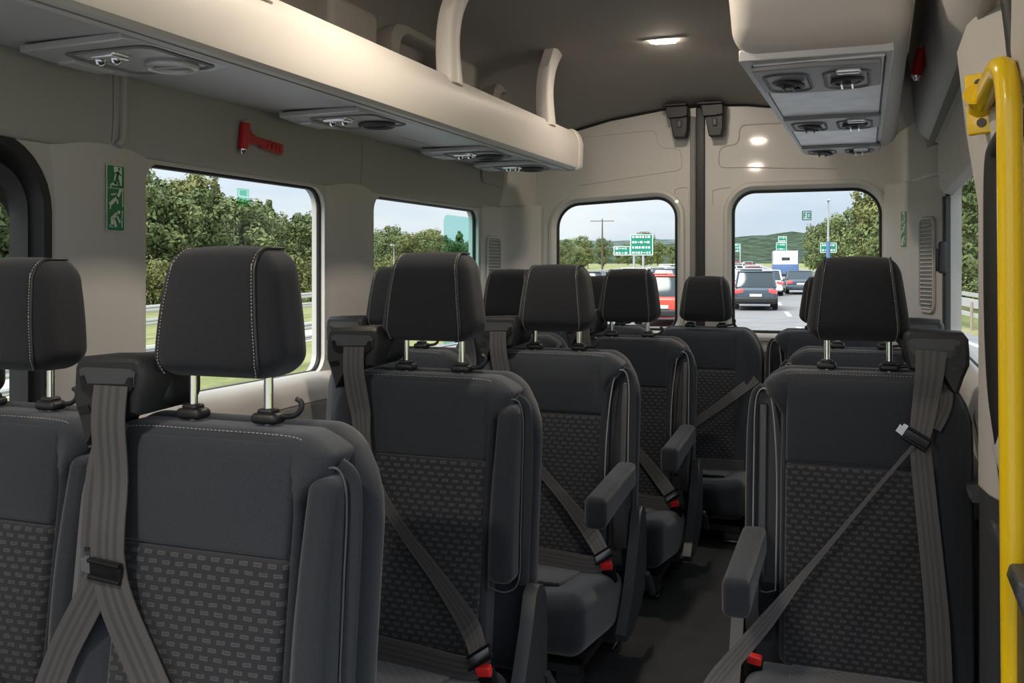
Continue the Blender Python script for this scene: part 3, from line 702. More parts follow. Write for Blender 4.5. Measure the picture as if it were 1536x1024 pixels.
b = MB(); b.tube([(0, -.004, 0), (.001, -.02, .003), (.002, -.05, .008)], [.027, .0215, .0195], 16); put('boss', b, M['yellow'], bk)
# ================================================================ seats
HW = .24
REC = .12
def rec(x, y, z): return (x, y+(max(z, .1)-.2)*REC, z)
def hwz(z):
    t = max(0, min(1, (z-.665)/.135)); return HW-.062*t**2.1
def yb(z, d=-.070): return d+(z-.2)*REC
_cache = {}
def cached(key, fn):
    if key not in _cache: _cache[key] = fn()
    return _cache[key]
def hr_fn(x, y, z):
    t = (z+.093)/.186; w = 1-.23*t**1.3
    s = 1-.10*max(0, (.2-t)/.2)**2
    xx = x*w*s
    yy = y*(1-.30*max(0, t-.45)**1.2)+.010*t
    if y < 0: yy -= .012*(1-(x/.113)**2)*(1-abs(2*t-1)**3)
    return (xx, yy, z+.006*(1-(x/.113)**2)*(1 if z > 0 else 0))
def m_headrest():
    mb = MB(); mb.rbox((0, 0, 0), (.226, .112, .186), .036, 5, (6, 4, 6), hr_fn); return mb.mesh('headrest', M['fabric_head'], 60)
def hr_surface(sx, t):
    """a point on the headrest side seam, t 0 (bottom front) .. 1 (over the top to the back)"""
    x = .086*sx
    if t < .72:
        z = -.088+.158*(t/.72); y = -.056
        if z < -.07: y += .010*(-.07-z)/.02
    else:
        a = (t-.72)/.28*math.pi/2*1.25; z = .093-.036+.036*math.sin(min(a, math.pi/2)); y = -.056+.036-.036*math.cos(min(a, math.pi/2))+max(0, a-math.pi/2)*.12
    return Vector(hr_fn(x, y, z))
def m_hr_stitch(sx):
    mb = MB()
    for sx in (sx,):
        n = 46
        for i in range(n):
            a = hr_surface(sx, i/n); b = hr_surface(sx, (i+.55)/n); a.y -= .0004; b.y -= .0004; mb.tube([a, b], .0008, 4)
    return mb.mesh('stitching', M['thread'], 0)
def m_hr_seam(sx):
    mb = MB()
    for sx in (sx,):
        pts = [hr_surface(sx, i/30) for i in range(31)]; mb.tube([p+Vector((.0035*sx, .0012, 0)) for p in pts], .0022, 6)
    return mb.mesh('seam', M['black_plastic'], 60)
def m_post(): mb = MB(); mb.tube([(0, 0, -.02), (0, 0, .12)], .0068, 12); mb.tube([(0, 0, .062), (0, 0, .064)], .0072, 12); return mb.mesh('post', M['chrome'], 40)
def m_collar(): mb = MB(); mb.rbox((0, 0, 0), (.044, .034, .016), .0075, 4, (2, 2, 1)); mb.rbox((0, 0, .010), (.026, .024, .008), .004, 3, (1, 1, 1)); return mb.mesh('post_collar', M['black_plastic'], 50)
def m_hook():
    mb = MB(); mb.tube(smoothpath([(.012, 0, 0), (.03, 0, .002), (.042, 0, .010), (.044, 0, .022), (.036, 0, .027)], 4), .0042, 8); return mb.mesh('hook', M['black_plastic'], 50)
def shoulder(fnx0=None):
    pass
def m_shell(sg, zb):
    H = .80-zb+.02; zc = zb-.02+H/2
    def fn(x, y, z):
        Z = z+zc; f = hwz(Z)/HW; return (x*f, y, z)
    mb = MB(); mb.rbox((0, .022, zc), (2*HW, .075, H), .034, 5, (8, 2, 16), fn); mb.map(rec); return mb.mesh('backrest', M['fabric_side'], 60)
SLOT_IN = .170
def m_pad(sg, zb):
    H = .795-zb; zc = zb+H/2; x0, x1 = -HW+.008, SLOT_IN-.006
    xc = (x0+x1)/2; w = x1-x0
    def fn(x, y, z):
        X, Z = x+xc, z+zc; f = hwz(Z)/HW
        if X < 0: X = X*f
        elif X > .08:                                # the cushion closes over the slot at the shoulder
            q = max(0, min(1, (Z-.700)/.072)); q = q*q*(3-2*q); X = X+q*(hwz(min(Z, .797))*.985-x1)*min(1, (X-.08)/(x1-.08))
        if y < 0:
            e = max(0, (abs(X-.0075)-.143)); bul = .016*math.sin(min(1, e/.075)*math.pi)**.8 if e > 0 else -.003
            y -= bul*min(1, max(0, (.79-Z)/.06))
        return (X-xc, y, z)
    mb = MB(); mb.rbox((xc, -.0135, zc), (w, .117, H), .030, 5, (16, 2, 26), fn); mb.map(rec); mb.map(lambda x, y, z: (x*sg, y, z)); return mb.mesh('front_cushion', M['fabric'], 60)
def m_upper(sg, split):
    z0, z1 = split+.001, .786
    def fn(x, y, z):
        if y < 0: y -= .006*(1-(x/.143)**2)*(1-(z/((z1-z0)/2))**2)
        d = max(0, z+(z0+z1)/2-.756); y += d*d*13
        return (x, y, z)
    mb = MB(); mb.rbox((.0075, -.0645, (z0+z1)/2), (.288, .022, z1-z0), .0085, 4, (8, 1, 12), fn); mb.map(rec); mb.map(lambda x, y, z: (x*sg, y, z)); return mb.mesh('upper_panel', M['fabric'], 60)
def m_lower(sg, split, zb):
    z0, z1 = zb+.005, split-.001
    def fn(x, y, z):
        if y < 0: y -= .006*(1-(x/.143)**2)*(1-(z/((z1-z0)/2))**4)
        return (x, y, z)
    mb = MB(); mb.rbox((.0075, -.066, (z0+z1)/2), (.288, .022, z1-z0), .0085, 4, (8, 1, 10), fn); mb.map(rec); mb.map(lambda x, y, z: (x*sg, y, z)); return mb.mesh('patterned_panel', M['pattern'], 60, planar='xz')
def m_bstitch(sg):
    mb = MB(); key = [(-.203, -.066, .735), (-.190, -.064, .760), (-.166, -.0625, .782), (-.13, -.0605, .7905), (0, -.0605, .7915), (.13, -.0605, .7905), (.162, -.0625, .782), (.184, -.064, .765), (.196, -.066, .750)]
    raw = smoothpath([rec(*q) for q in key], 40); L_ = 0; pts = [raw[0]]
    for q in raw:
        if (q-pts[-1]).length > .0058: pts.append(q)
    for a, b in zip(pts, pts[1:]): mb.tube([a, a.lerp(b, .55)], .0008, 4)
    mb.map(lambda x, y, z: (x*sg, y, z)); return mb.mesh('stitching', M['thread'], 0)
def m_rim(sg, zs):
    """outer rim of the armrest slot with a pointed arch on top"""
    pts = [(.232, -.030, zs), (.233, -.034, zs+.1), (.233, -.036, .60), (.231, -.036, .68), (.224, -.036, .735), (.206, -.044, .755)]
    mb = MB(); mb.tube([rec(*p) for p in smoothpath(pts, 5)], .0105, 8, sq=.8); mb.map(lambda x, y, z: (x*sg, y, z)); return mb.mesh('slot_rim', M['fabric_side'], 60)
def m_piping(sg, zs, dark=False):
    pts = [(.171, -.070, zs-.0), (.170, -.074, zs+.06), (.170, -.074, .55), (.176, -.070, .66), (.186, -.064, .735), (.200, -.058, .752), (.216, -.052, .742), (.2235, -.048, .70), (.2245, -.046, .60), (.225, -.042, zs+.1), (.224, -.040, zs+.01), (.20, -.050, zs-.012), (.171, -.068, zs)]
    mb = MB(); mb.tube([rec(*p) for p in smoothpath(pts, 4)], .0019, 6); mb.map(lambda x, y, z: (x*sg, y, z)); return mb.mesh('slot_piping', M['piping_dark'] if dark else M['piping'], 60)
def m_slotback(sg, zs):
    mb = MB(); mb.prism([(.165, zs), (.228, zs), (.226, .70), (.205, .748), (.185, .73), (.168, .65)], 'y', -.018, -.008); mb.v = [rec(*p) for p in mb.v]; mb.map(lambda x, y, z: (x*sg, y, z)); return mb.mesh('slot_lining', M['black_plastic'], 30)
def m_slotstrip(sg, zs):
    mb = MB(); mb.rbox((.207, -.026, (zs+.73)/2), (.020, .012, .73-zs-.03), .005, 3, (1, 1, 4)); mb.map(rec); mb.map(lambda x, y, z: (x*sg, y, z)); return mb.mesh('slot_strip', M['grey_plastic'], 50)
def m_arm_up(sg, zs):
    def fn(x, y, z):
        t = (z+.175)/.35; return (x*(1-.12*t), y-.010*math.sin(math.pi*t)+.008*t, z)
    mb = MB(); mb.rbox((.197, -.055, zs+.01+.175), (.052, .062, .35), .018, 4, (2, 2, 8), fn); mb.map(rec); mb.map(lambda x, y, z: (x*sg, y, z)); return mb.mesh('armrest', M['fabric_side'], 60)
def m_arm_down(sg, za):
    def fn(x, y, z):
        t = (y+.165)/.33
        return (x, y, z+.030*t-(.012*(1-t)**2 if z < 0 else 0))
    mb = MB(); mb.rbox((.222, -.165, za), (.056, .33, .068), .016, 4, (2, 8, 2), fn); mb.map(lambda x, y, z: (x*sg, y, z)); return mb.mesh('armrest', M['fabric_side'], 60)
def m_arm_link(sg, za):
    mb = MB(); mb.prism([(-.07, za-.02), (.02, za+.02), (.05, za-.10), (.03, za-.17), (-.06, za-.16), (-.09, za-.08)], 'x', .205, .235); mb.map(lambda x, y, z: (x*sg, y, z)); return mb.mesh('armrest_hinge', M['grey_plastic'], 40)
def m_cushion(sg, zc):
    def fn(x, y, z):
        t = (-y+.2)/.4
        zz = z+.045*max(0, t-.25)
        if z > 0: zz += .014*max(0, abs(x)-.12)/.11*min(1, t*2)-.006*(1-min(1, abs(x)/.14))
        return (x*(1-.03*t), y, zz)
    mb = MB(); mb.rbox((0, -.245, zc-.07), (.46, .40, .145), .045, 5, (8, 8, 3), fn); return mb.mesh('seat_cushion', M['fabric'], 60)
def m_cpanel(sg, zc):
    def fn(x, y, z):
        t = (-y+.115)/.30; return (x, y, z+.045*max(0, t-.15)-.002)
    mb = MB(); mb.rbox((0, -.205, zc+.001), (.27, .27, .014), .006, 3, (4, 6, 1), fn); return mb.mesh('cushion_panel', M['pattern'], 60, planar='xy')
def m_csitch(sg, zc):
    mb = MB()
    for i in range(40):
        x = -.20+.40*i/40; mb.tube([(x, -.432, zc+.022), (x+.0055, -.432, zc+.022)], .0009, 4)
    return mb.mesh('stitching', M['thread'], 0)
def m_recliner(sg, zc):
    pl = [(-.20, zc-.125), (-.145, zc-.07), (-.10, zc-.0), (-.055, zc+.09), (-.035, zc+.145), (-.015, zc+.16), (.010, zc+.155), (.028, zc+.13), (.035, zc+.05), (.030, zc-.05), (-.03, zc-.105), (-.12, zc-.14), (-.19, zc-.145)]
    mb = MB(); mb.prism(pl, 'x', .240, .268) if sg > 0 else mb.prism(pl, 'x', -.268, -.240); return mb.mesh('recliner_cover', M['grey_plastic'], 40)
def m_lever(sg, zc):
    mb = MB(); mb.tube([(.272*sg, .02, zc-.03), (.276*sg, .04, zc-.06), (.278*sg, .07, zc-.10)], [.008, .010, .008], 8); return mb.mesh('recliner_lever', M['grey_plastic'], 50)
def m_base(sg, zc):
    mb = MB(); mb.box((0, -.22, zc-.150), (.40, .34, .02)); mb.box((0, -.03, zc-.13), (.42, .08, .05)); return mb.mesh('seat_frame', M['black_plastic'], 30)
def m_leg(): mb = MB(); mb.prism([(-.028, 0), (.028, 0), (.020, .01), (.016, .145), (-.016, .145), (-.020, .01)], 'x', -.03, .03); return mb.mesh('leg', M['black_plastic'], 30)
def m_foot(): mb = MB(); mb.rbox((0, 0, .008), (.075, .085, .016), .006, 3, (1, 1, 1)); return mb.mesh('floor_mount', M['gloss_black'], 40)
def m_guide(sg):
    """moulded belt outlet on the shoulder; shield with a beak on the outer side"""
    a = .062
    sh = [(-.068, .012), (-.066, .040), (-.056, .054), (.050, .058), (.062, .050), (.066, .030), (.060, .0), (.052, -.028), (.030, -.034), (-.010, -.036), (-.030, -.074), (-.046, -.078), (-.058, -.040), (-.068, -.015)]
    mb = MB(); sh2 = off(sh, -.008)
    mb.loft([[(x, .040, z*.96+.002) for x, z in sh], [(x, -.034, z) for x, z in sh], [(x, -.044, z) for x, z in sh2]], True)
    mb.rbox((.012, .050, .014), (.105, .10, .082), .026, 4, (2, 2, 2))
    mb.map(lambda x, y, z: (x*sg, y, z)); return mb.mesh('belt_outlet', M['black_plastic'], 38)
def m_guide_slot(sg):
    mb = MB(); mb.prism([(-.050, .036), (-.040, .040), (.044, .040), (.053, .034), (.050, .014), (.040, .010), (-.034, .008), (-.046, .012)], 'y', -.0465, -.043)
    mb.map(lambda x, y, z: (x*sg, y, z)); return mb.mesh('slot_cover', M['grey_plastic'], 30)
def m_guide_dark(sg):
    mb = MB(); mb.prism([(-.048, .026), (-.041, .028), (-.036, .016), (.036, .018), (.042, .028), (.050, .028), (.048, .010), (.038, .002), (-.030, .0), (-.044, .006)], 'y', -.0485, -.045); mb.prism([(-.056, -.020), (-.034, -.016), (-.030, -.026), (-.050, -.030)], 'y', -.0465, -.041)
    mb.map(lambda x, y, z: (x*sg, y, z)); return mb.mesh('belt_slot', M['gloss_black'], 30)
def m_button(sg): mb = MB(); mb.rbox((0, -.007, .006), (.031, .016, .022), .004, 3, (1, 1, 1)); return mb.mesh('release_button', M['red_bright'], 40)
def m_buckle(sg):
    mb = MB(); mb.rbox((0, 0, -.022), (.036, .020, .055), .007, 3, (1, 1, 2)); mb.tube([(0, .002, -.045), (0, .02, -.11)], .010, 8); return mb.mesh('buckle', M['gloss_black'], 40)

GX = -.158
def seat(x, y, dz, sg, label, group, arm='up', belt='worn', zc=.225, split=.628, ws=1., hdz=0., guide=True, cat='seat', ribs=None, za=.44):
    """one passenger seat facing -y; sg = +1 puts the aisle (armrest) on +x"""
    o = thing('passenger_seat', label, cat, (x, y, dz), 0, group); o.scale = (1, 1, 1)
    zb = zc-.01; zs = zc+.155
    K = (sg, zc, split)
    def p(name, key, fn, par=o):
        ob = link(name, cached((key,)+((K,) if key not in ('hr', 'hrs', 'hse', 'post', 'col', 'hook', 'leg', 'foot', 'btn') else ()), fn), par); return ob
    b = p('backrest', 'shell', lambda: m_shell(sg, zb))
    p('front_cushion', 'pad', lambda: m_pad(sg, zb), b); p('upper_panel', 'up', lambda: m_upper(sg, split), b); p('patterned_panel', 'low', lambda: m_lower(sg, split, zb), b)
    p('stitching', 'bst', lambda: m_bstitch(sg), b); p('slot_rim', 'rim', lambda: m_rim(sg, zs), b); pp_ = link('slot_piping', cached(('pipe', K, arm == 'up'), lambda: m_piping(sg, zs, arm == 'up')), b)
    if arm == 'down': p('slot_lining', 'slb', lambda: m_slotback(sg, zs), b); p('slot_strip', 'sls', lambda: m_slotstrip(sg, zs), b)
    h = p('headrest', 'hr', m_headrest); h.location = (0, .056, .958+hdz)
    for sx in (-1, 1): link('stitching', cached(('hrs', sx), lambda: m_hr_stitch(sx)), h); link('seam', cached(('hse', sx), lambda: m_hr_seam(sx)), h)
    for sx in (-1, 1):
        q = p('post', 'post', m_post, h); q.location = (sx*.067, 0, -.168-hdz); q.scale = (1, 1, 1)
        c_ = p('post_collar', 'col', m_collar, b); c_.location = (sx*.067, .056, .806)
        if sx == 1: hk = p('hook', 'hook', m_hook, b); hk.location = (.067+.008, .062, .808)
    if arm == 'up': p('armrest', 'armu', lambda: m_arm_up(sg, zs))
    elif arm == 'down':
        a = link('armrest', cached(('armd', K, za), lambda: m_arm_down(sg, za)), o); link('armrest_hinge', cached(('arml', K, za), lambda: m_arm_link(sg, za)), o)
    c = p('seat_cushion', 'cu', lambda: m_cushion(sg, zc)); p('cushion_panel', 'cup', lambda: m_cpanel(sg, zc), c); p('stitching', 'cst', lambda: m_csitch(sg, zc), c)
    p('recliner_cover', 'recl', lambda: m_recliner(sg, zc)); p('recliner_lever', 'lev', lambda: m_lever(sg, zc))
    fr = p('seat_frame', 'base', lambda: m_base(sg, zc))
    for lx in (-.17, .17):
        for ly in (-.36, -.04):
            l = p('leg', 'leg', m_leg); l.location = (lx, ly, -dz); l.scale = (1, 1, (zc-.15+.01+dz)/.145)
            f = p('floor_mount', 'foot', m_foot, l); f.scale = (1, 1, 1/l.scale[2])
    if guide:
        g = link('belt_outlet', cached(('gd', sg), lambda: m_guide(sg)), o); g.location = (sg*GX, .022, .838)
        link('slot_cover', cached(('gs', sg), lambda: m_guide_slot(sg)), g); link('belt_slot', cached(('gk', sg), lambda: m_guide_dark(sg)), g)
    bx, by, bz = .205*sg, -.145, zc+.030
    bu = link('buckle', cached(('bk', sg), lambda: m_buckle(sg)), o); bu.location = (bx, by, bz); bu.rotation_euler = (R(18), R(-8*sg), 0)
    bt = p('release_button', 'btn', lambda: m_button(sg), bu); bt['label'] = 'red release button'
    # the belt itself
    def strap(name, pts, hw, par=o, th=.0022, twist=None):
        P_ = smoothpath([(px*sg, py, pz) for px, py, pz in pts], 5); n = len(P_); W = []
        for i in range(n):
            t = (P_[min(i+1, n-1)]-P_[max(i-1, 0)]).normalized(); nr = Vector((0, -1, .12)); w = t.cross(nr).normalized()
            if twist: w = (Matrix.Rotation(twist*i/n, 3, t) @ w)
            if isinstance(hw, (tuple, list)):
                q = i/(n-1)*(len(hw)-1); j = min(int(q), len(hw)-2); h_ = hw[j]+(hw[j+1]-hw[j])*(q-j)
            else: h_ = hw
            W.append(w*h_)
        m = MB(); m.ribbon(P_, W, th); ob = put(name, m, M['belt'], par, smooth=0); return ob
    def tongue(pos, rot, par, blade=False):
        m = MB(); m.rbox((0, 0, 0), (.056, .010, .026), .004, 3, (1, 1, 1)); m.tube([(-.028, -.004, -.014), (.028, -.004, -.014)], .004, 8); m.tube([(-.028, -.004, .010), (.028, -.004, .010)], .0035, 8)
        t = put('tongue', m, M['gloss_black'], par); t.location = pos; t.rotation_euler = rot
        if not blade: return
        m = MB(); m.prism([(-.044, -.010), (-.028, -.012), (-.028, .014), (-.038, .013), (-.038, .006), (-.044, .008)], 'y', -.002, .001); put('tongue_blade', m, M['chrome'], t)
    gx = GX
    if belt == 'worn':
        s_ = strap('seat_belt', [(gx+.008, -.0275, .853), (gx+.010, -.032, .80), (gx+.020, -.032, .745), (gx+.028, yb(.71, -.094), .71), (gx+.040, yb(.65, -.098), .65), (gx+.066, yb(.585, -.098), .585), (-.02, yb(.487, -.098), .487), (.07, yb(.40, -.102), .40), (.15, yb(.32, -.112), .317), (.192, by-.006, zc+.062), (.200, by-.008, zc+.045)], (.025, .025, .025, .023, .019, .013, .012, .016, .023, .022, .018))
        strap('lap_belt', [(-.225, -.06, zc+.02), (-.10, -.105, zc+.030), (.05, -.13, zc+.030), (.16, -.15, zc+.030), (.19, by, zc+.040)], .022, s_)
        tongue((bx-.006*sg, by-.012, bz+.030), (R(-40), R(-35*sg), 0), s_)
    elif belt == 'rear':
        s_ = strap('seat_belt', [(-.215, yb(.60, -.075), .60), (-.13, yb(.53, -.098), .53), (0, yb(.43, -.102), .43), (.12, yb(.34, -.108), .335), (.185, by-.006, zc+.065), (.20, by-.008, zc+.045)], (.022, .018, .014, .02, .02))
        strap('lap_belt', [(-.225, -.06, zc+.02), (-.10, -.105, zc+.030), (.05, -.13, zc+.030), (.16, -.15, zc+.030), (.19, by, zc+.040)], .022, s_)
        tongue((bx-.006*sg, by-.012, bz+.030), (R(-40), R(-35*sg), 0), s_)
    elif belt == 'loose':       # hangs down, tongue part way
        s_ = strap('seat_belt', [(gx+.012, -.0275, .853), (gx+.013, -.034, .80), (gx+.022, yb(.72, -.100), .72), (gx+.030, yb(.64, -.105), .65), (gx+.036, yb(.60, -.106), .605), (gx+.062, yb(.54, -.108), .55), (gx+.125, yb(.46, -.108), .46), (gx+.20, yb(.34, -.110), .36), (gx+.25, -.12, zc+.03)], (.031, .028))
        strap('lap_belt', [(gx+.026, yb(.60, -.100), .600), (gx-.0, yb(.55, -.098), .55), (gx-.045, yb(.46, -.098), .46), (gx-.07, yb(.36, -.10), .36), (-.225, -.075, zc+.02)], .026, s_)
        strap('belt_return', [(gx+.004, yb(.80, -.082), .80), (gx-.008, yb(.72, -.090), .73), (gx-.006, yb(.62, -.092), .62)], .024, s_)
        tongue(((gx+.038)*sg, yb(.60, -.112), .600), (R(8), R(4*sg), 0), s_, True)
    elif belt == 'crossed':     # right-hand seat: broad strap to a tongue, thin twisted lap strap and a hanging strap
        s_ = strap('seat_belt', [(gx+.008, -.0275, .853), (gx+.012, -.034, .80), (gx+.020, yb(.74, -.098), .74), (gx+.028, yb(.69, -.105), .69), (gx+.034, yb(.66, -.106), .665)], (.031, .020))
        strap('lap_belt', [(gx+.036, yb(.66, -.104), .66), (-.04, yb(.56, -.105), .555), (.046, yb(.44, -.110), .443), (.115, yb(.36, -.12), .355), (.180, yb(.27, -.165), .274), (.262, -.25, .185), (.285, -.27, .150)], (.004, .004, .005, .008, .016, .019, .018), s_)
        strap('hanging_strap', [(gx+.030, yb(.645, -.096), .645), (gx+.024, yb(.58, -.097), .58), (gx+.008, yb(.41, -.098), .41), (gx-.002, yb(.28, -.100), .28), (gx-.006, yb(.17, -.102), .16)], (.021, .024), s_)
        strap('belt_return', [(gx-.016, yb(.80, -.075), .79), (gx-.016, yb(.74, -.088), .74), (gx+.006, yb(.69, -.098), .69)], .018, s_)
        tongue(((gx+.036)*sg, yb(.66, -.108), .668), (R(5), R(-30*sg), 0), s_, True)
    return o

G1 = 'passenger seats'
seat(-.119, 1.135, .006, 1, 'large foreground passenger seat with its belt and tongue hanging loose', G1, 'up', 'loose')
seat(-.126, 1.85, .008, 1, 'passenger seat right behind the big foreground one, armrest folded up', G1, 'up', 'worn')
seat(-.090, 2.60, -.004, 1, 'third seat back along the left of the aisle, armrest lowered beside its red buckle', G1, 'down', 'worn', hdz=-.012)
seat(-.066, 3.37, -.016, 1, 'fourth seat back along the left of the aisle, armrest lowered, before the rear row', G1, 'down', 'worn', hdz=-.014)
seat(-.602, 1.20, -.008, 1, 'window seat cut off at the left edge, beside the black framed window', G1, 'up', 'worn')
seat(-.590, 2.60, -.012, 1, 'window seat whose headrest peeks out behind the second aisle seat headrest', G1, 'up', 'worn', hdz=-.01)
seat(-.545, 3.42, -.018, 1, 'window seat before the left vent, headrest half hidden behind the third aisle one', G1, 'up', 'worn', hdz=-.012)
seat(.734, 2.285, 0, -1, 'front right single seat with a strap crossing its patterned back', G1, 'down', 'crossed', zc=.155, split=.592, za=.375)
seat(.729, 3.02, -.010, -1, 'single seat hidden behind the front right one', G1, 'down', 'worn', zc=.155, split=.592, za=.375)
seat(.095, 4.06, -.018, -1, 'rear row middle seat facing the aisle, black seal of the rear doors behind', G1, None, 'rear', guide=False, hdz=-.042)
seat(.585, 4.06, -.018, -1, 'rear row right seat below the right rear window', G1, None, 'rear', guide=False, hdz=-.042)
seat(-.345, 4.06, -.018, 1, 'rear row seat under the left rear window, hidden behind the fourth aisle seat', G1, None, 'rear', guide=False, hdz=-.042)
seat(-.72, 4.06, -.018, 1, 'rear row corner seat beside the left vent, mostly hidden by headrests', G1, None, 'rear', guide=False, hdz=-.042)
# ================================================================ outside
CAMX, CAMZ = .78, 1.03
AR = R(7.4)
GZ = CAMZ-2.2
def ext(s, t, h=0):
    return (CAMX-s*math.sin(AR)+t*math.cos(AR), s*math.cos(AR)+t*math.sin(AR), GZ+.0098*s+h)
def strip(t0, t1, s0, s1, h, th=.06, ns=1):
    m = MB(); rows = []
    for i in range(ns+1):
        s = s0+(s1-s0)*i/ns
        rows.append([ext(s, t0, h), ext(s, t1, h), ext(s, t1, h-th), ext(s, t0, h-th)])
    m.loft(rows, True); return m
struct('ground', strip(-420, 300, -60, 900, -.02, .5), M['grass'], label='rough green verge grass beside the road')
struct('road', strip(-7.6, 6.4, -40, 620, .0, .08), M['asphalt'], label='grey asphalt carriageway')
struct('path_1', strip(-13.6, -11.4, -20, 200, -.005, .06), M['gravel'], label='pale gravel strip beyond the guard rails')
for i, t in enumerate((-2.15, 1.75)):
    m = MB()
    for q in range(26):
        s = 20+q*9
        a = strip(t-.08, t+.08, s, s+3.2, .008, .006); m.add(a.v, a.f)
    struct('road_marking_%d' % (i+1), m, M['road_white'], label='broken white lane line')
for i, t in enumerate((-7.1, 5.7)):
    struct('road_marking_%d' % (i+3), strip(t-.09, t+.09, -20, 400, .008, .006), M['road_white'], label='white edge line')

def guard_rail(t, s0, s1, hs, label, m, post=4.0, wave=False):
    o = thing('guard_rail', label, 'guard rail', ext((s0+s1)/2, t))
    L0 = Vector(o.location)
    for h, dz in hs:
        mb = MB(); rows = []
        for s in (s0, s1):
            prof = [(-.04, -dz/2), (.03, -dz/2), (.05, -dz/4), (.02, 0), (.05, dz/4), (.03, dz/2), (-.04, dz/2)]
            rows.append([tuple(Vector(ext(s, t+a, h+b))-L0) for a, b in prof])
        mb.loft(rows, True); put('rail', mb, m[0], o, smooth=30)
    n = int((s1-s0)/post)
    for i in range(min(n, 60)):
        s = s0+(i+.5)*post; mb = MB(); mb.tube([tuple(Vector(ext(s, t-.08, -.05))-L0), tuple(Vector(ext(s, t-.08, hs[0][0]+.05))-L0)], .05, 6); put('post', mb, m[1], o)
    return o
RL = (M['rail'], M['rail_brown'])
guard_rail(-9.2, 4, 190, [(.75, .16), (.50, .10)], 'steel guard rail nearest the van outside the left windows', RL)
guard_rail(-16.5, 4, 190, [(.80, .20), (.42, .18)], 'farther steel guard rail across the grass outside the left windows', RL)
guard_rail(6.9, 6, 150, [(.80, .26), (.45, .12)], 'steel guard rail along the right side of the road', RL)
guard_rail(4.0+5.0, 6, 60, [(.72, .16)], 'second guard rail on the bank outside the right window', RL) if True else None

# ---- trees
def tree_mesh(h, w, kind, seed, trunk=.3):
    rnd = random.Random(seed); cr = MB(); tones = []
    blobs = []
    nb = 34 if kind != 'fir' else 30
    for i in range(nb):
        if kind == 'fir':
            q = rnd.random()**1.2; z = h*(.10+.88*q); rad = w/2*(1-q)**.8*(.5+.5*rnd.random())+.1; br = .16*w*(1-q)+.25
        elif kind == 'bush':
            z = h*(.1+.75*rnd.random()); e = math.sqrt(max(.05, 1-((z/h-.4)/.62)**2)); rad = w/2*e*rnd.random()**.5; br = .20*w
        else:
            z = h*(.16+.76*rnd.random()); e = math.sqrt(max(.04, 1-((z/h-.50)/.52)**2)); rad = w/2*e*rnd.random()**.5*.92; br = (.13+.08*rnd.random())*w
        a = rnd.random()*math.tau; blobs.append((rad*math.cos(a), rad*math.sin(a), z, br))
    blobs.append((0, 0, h*.92, .10*w))
    cq = []
    for (bx, by, bz, br) in blobs:
        bt = rnd.uniform(-.18, .18)
        for j in range(130):
            d = Vector((rnd.gauss(0, 1), rnd.gauss(0, 1), rnd.gauss(0, .8))).normalized()
            p = Vector((bx, by, bz))+d*br*(.75+.35*rnd.random())
            if p.z < .05: continue
            s = (.075+.08*rnd.random())*(.55 if kind == 'bush' else 1)
            nrm = (d+Vector((rnd.uniform(-.7, .7), rnd.uniform(-.7, .7), rnd.uniform(-.4, .9)))).normalized()
            u = nrm.orthogonal().normalized(); u = (Matrix.Rotation(rnd.random()*math.tau, 3, nrm) @ u); v = nrm.cross(u)
            cr.add([p-u*s*1.3, p-v*s*.7, p+u*s*1.5, p+v*s*.7], [(0, 1, 2, 3)])
            tones.append(.30+bt+rnd.uniform(-.14, .14))
    me = bpy.data.meshes.new('crown'); me.from_pydata(cr.v, [], cr.f)
    at = me.attributes.new('tone', 'FLOAT', 'FACE'); at.data.foreach_set('value', tones)
    tr = MB(); tr.tube([(0, 0, -.1), (.03, 0, h*.3), (0, .04, h*.6), (0, 0, h*.85)], [.09+.012*h, .08+.008*h, .06, .02], 7)
    for i in range(7):
        a = i*2.4; z = h*(.3+.07*i); tr.tube([(0, 0, z), (math.cos(a)*w*.2, math.sin(a)*w*.2, z+h*.08), (math.cos(a)*w*.34, math.sin(a)*w*.34, z+h*.13)], [.05, .035, .01], 5)
    return me, tr.mesh('trunk', M['bark'], 60)
KINDS = {}
for i, (kd, h, w, sd, lm) in enumerate([('broad', 7.2, 4.6, 1, 'leaf'), ('broad', 6.6, 4.2, 2, 'leaf'), ('broad', 7.8, 4.4, 3, 'leaf_olive'), ('fir', 8.0, 3.6, 4, 'leaf'), ('bush', 2.2, 3.4, 5, 'leaf_olive'), ('bush', 1.7, 2.6, 6, 'leaf'), ('broad', 6.9, 4.8, 8, 'leaf')]):
    a, b = tree_mesh(h, w, kd, sd); a.materials.append(M[lm]); KINDS[i] = (a, b)
def tree(kind, s, t, sc, label, group, name='tree', h=0, sz=None):
    o = thing(name, label, 'tree' if name == 'tree' else 'bush', ext(s, t, h-.03), random.random()*6.28, group); o.scale = (sc, sc, sz or sc)
    link('crown', KINDS[kind][0], o); link('trunk', KINDS[kind][1], o); return o
rt = random.Random(11)
GL = 'trees of the wood left of the road'
s = 4
while s < 215:
    far = s > 75
    for row in range(3):
        t = -29-row*3.6+rt.uniform(-.8, .8)-(0 if s < 60 else (s-60)*.03)
        hs = 1.2 if s < 36 else (1.2-.55*min(1, (s-36)/36))
        hs *= (.92+.1*row)*rt.uniform(.86, 1.10)
        kd = rt.choice([0, 1, 2, 3, 6, 0, 1])
        lab = ['leafy tree in the front rank of the wood behind the left guard rails', 'green tree standing inside the wood left of the road', 'tall tree at the back of the wood left of the road'][row]
        tree(kd, s+rt.uniform(-1, 1), t, hs, lab, GL+[', front', ', middle', ', back'][row], h=.2*row)
    s += 3.4 if s < 90 else 5.5
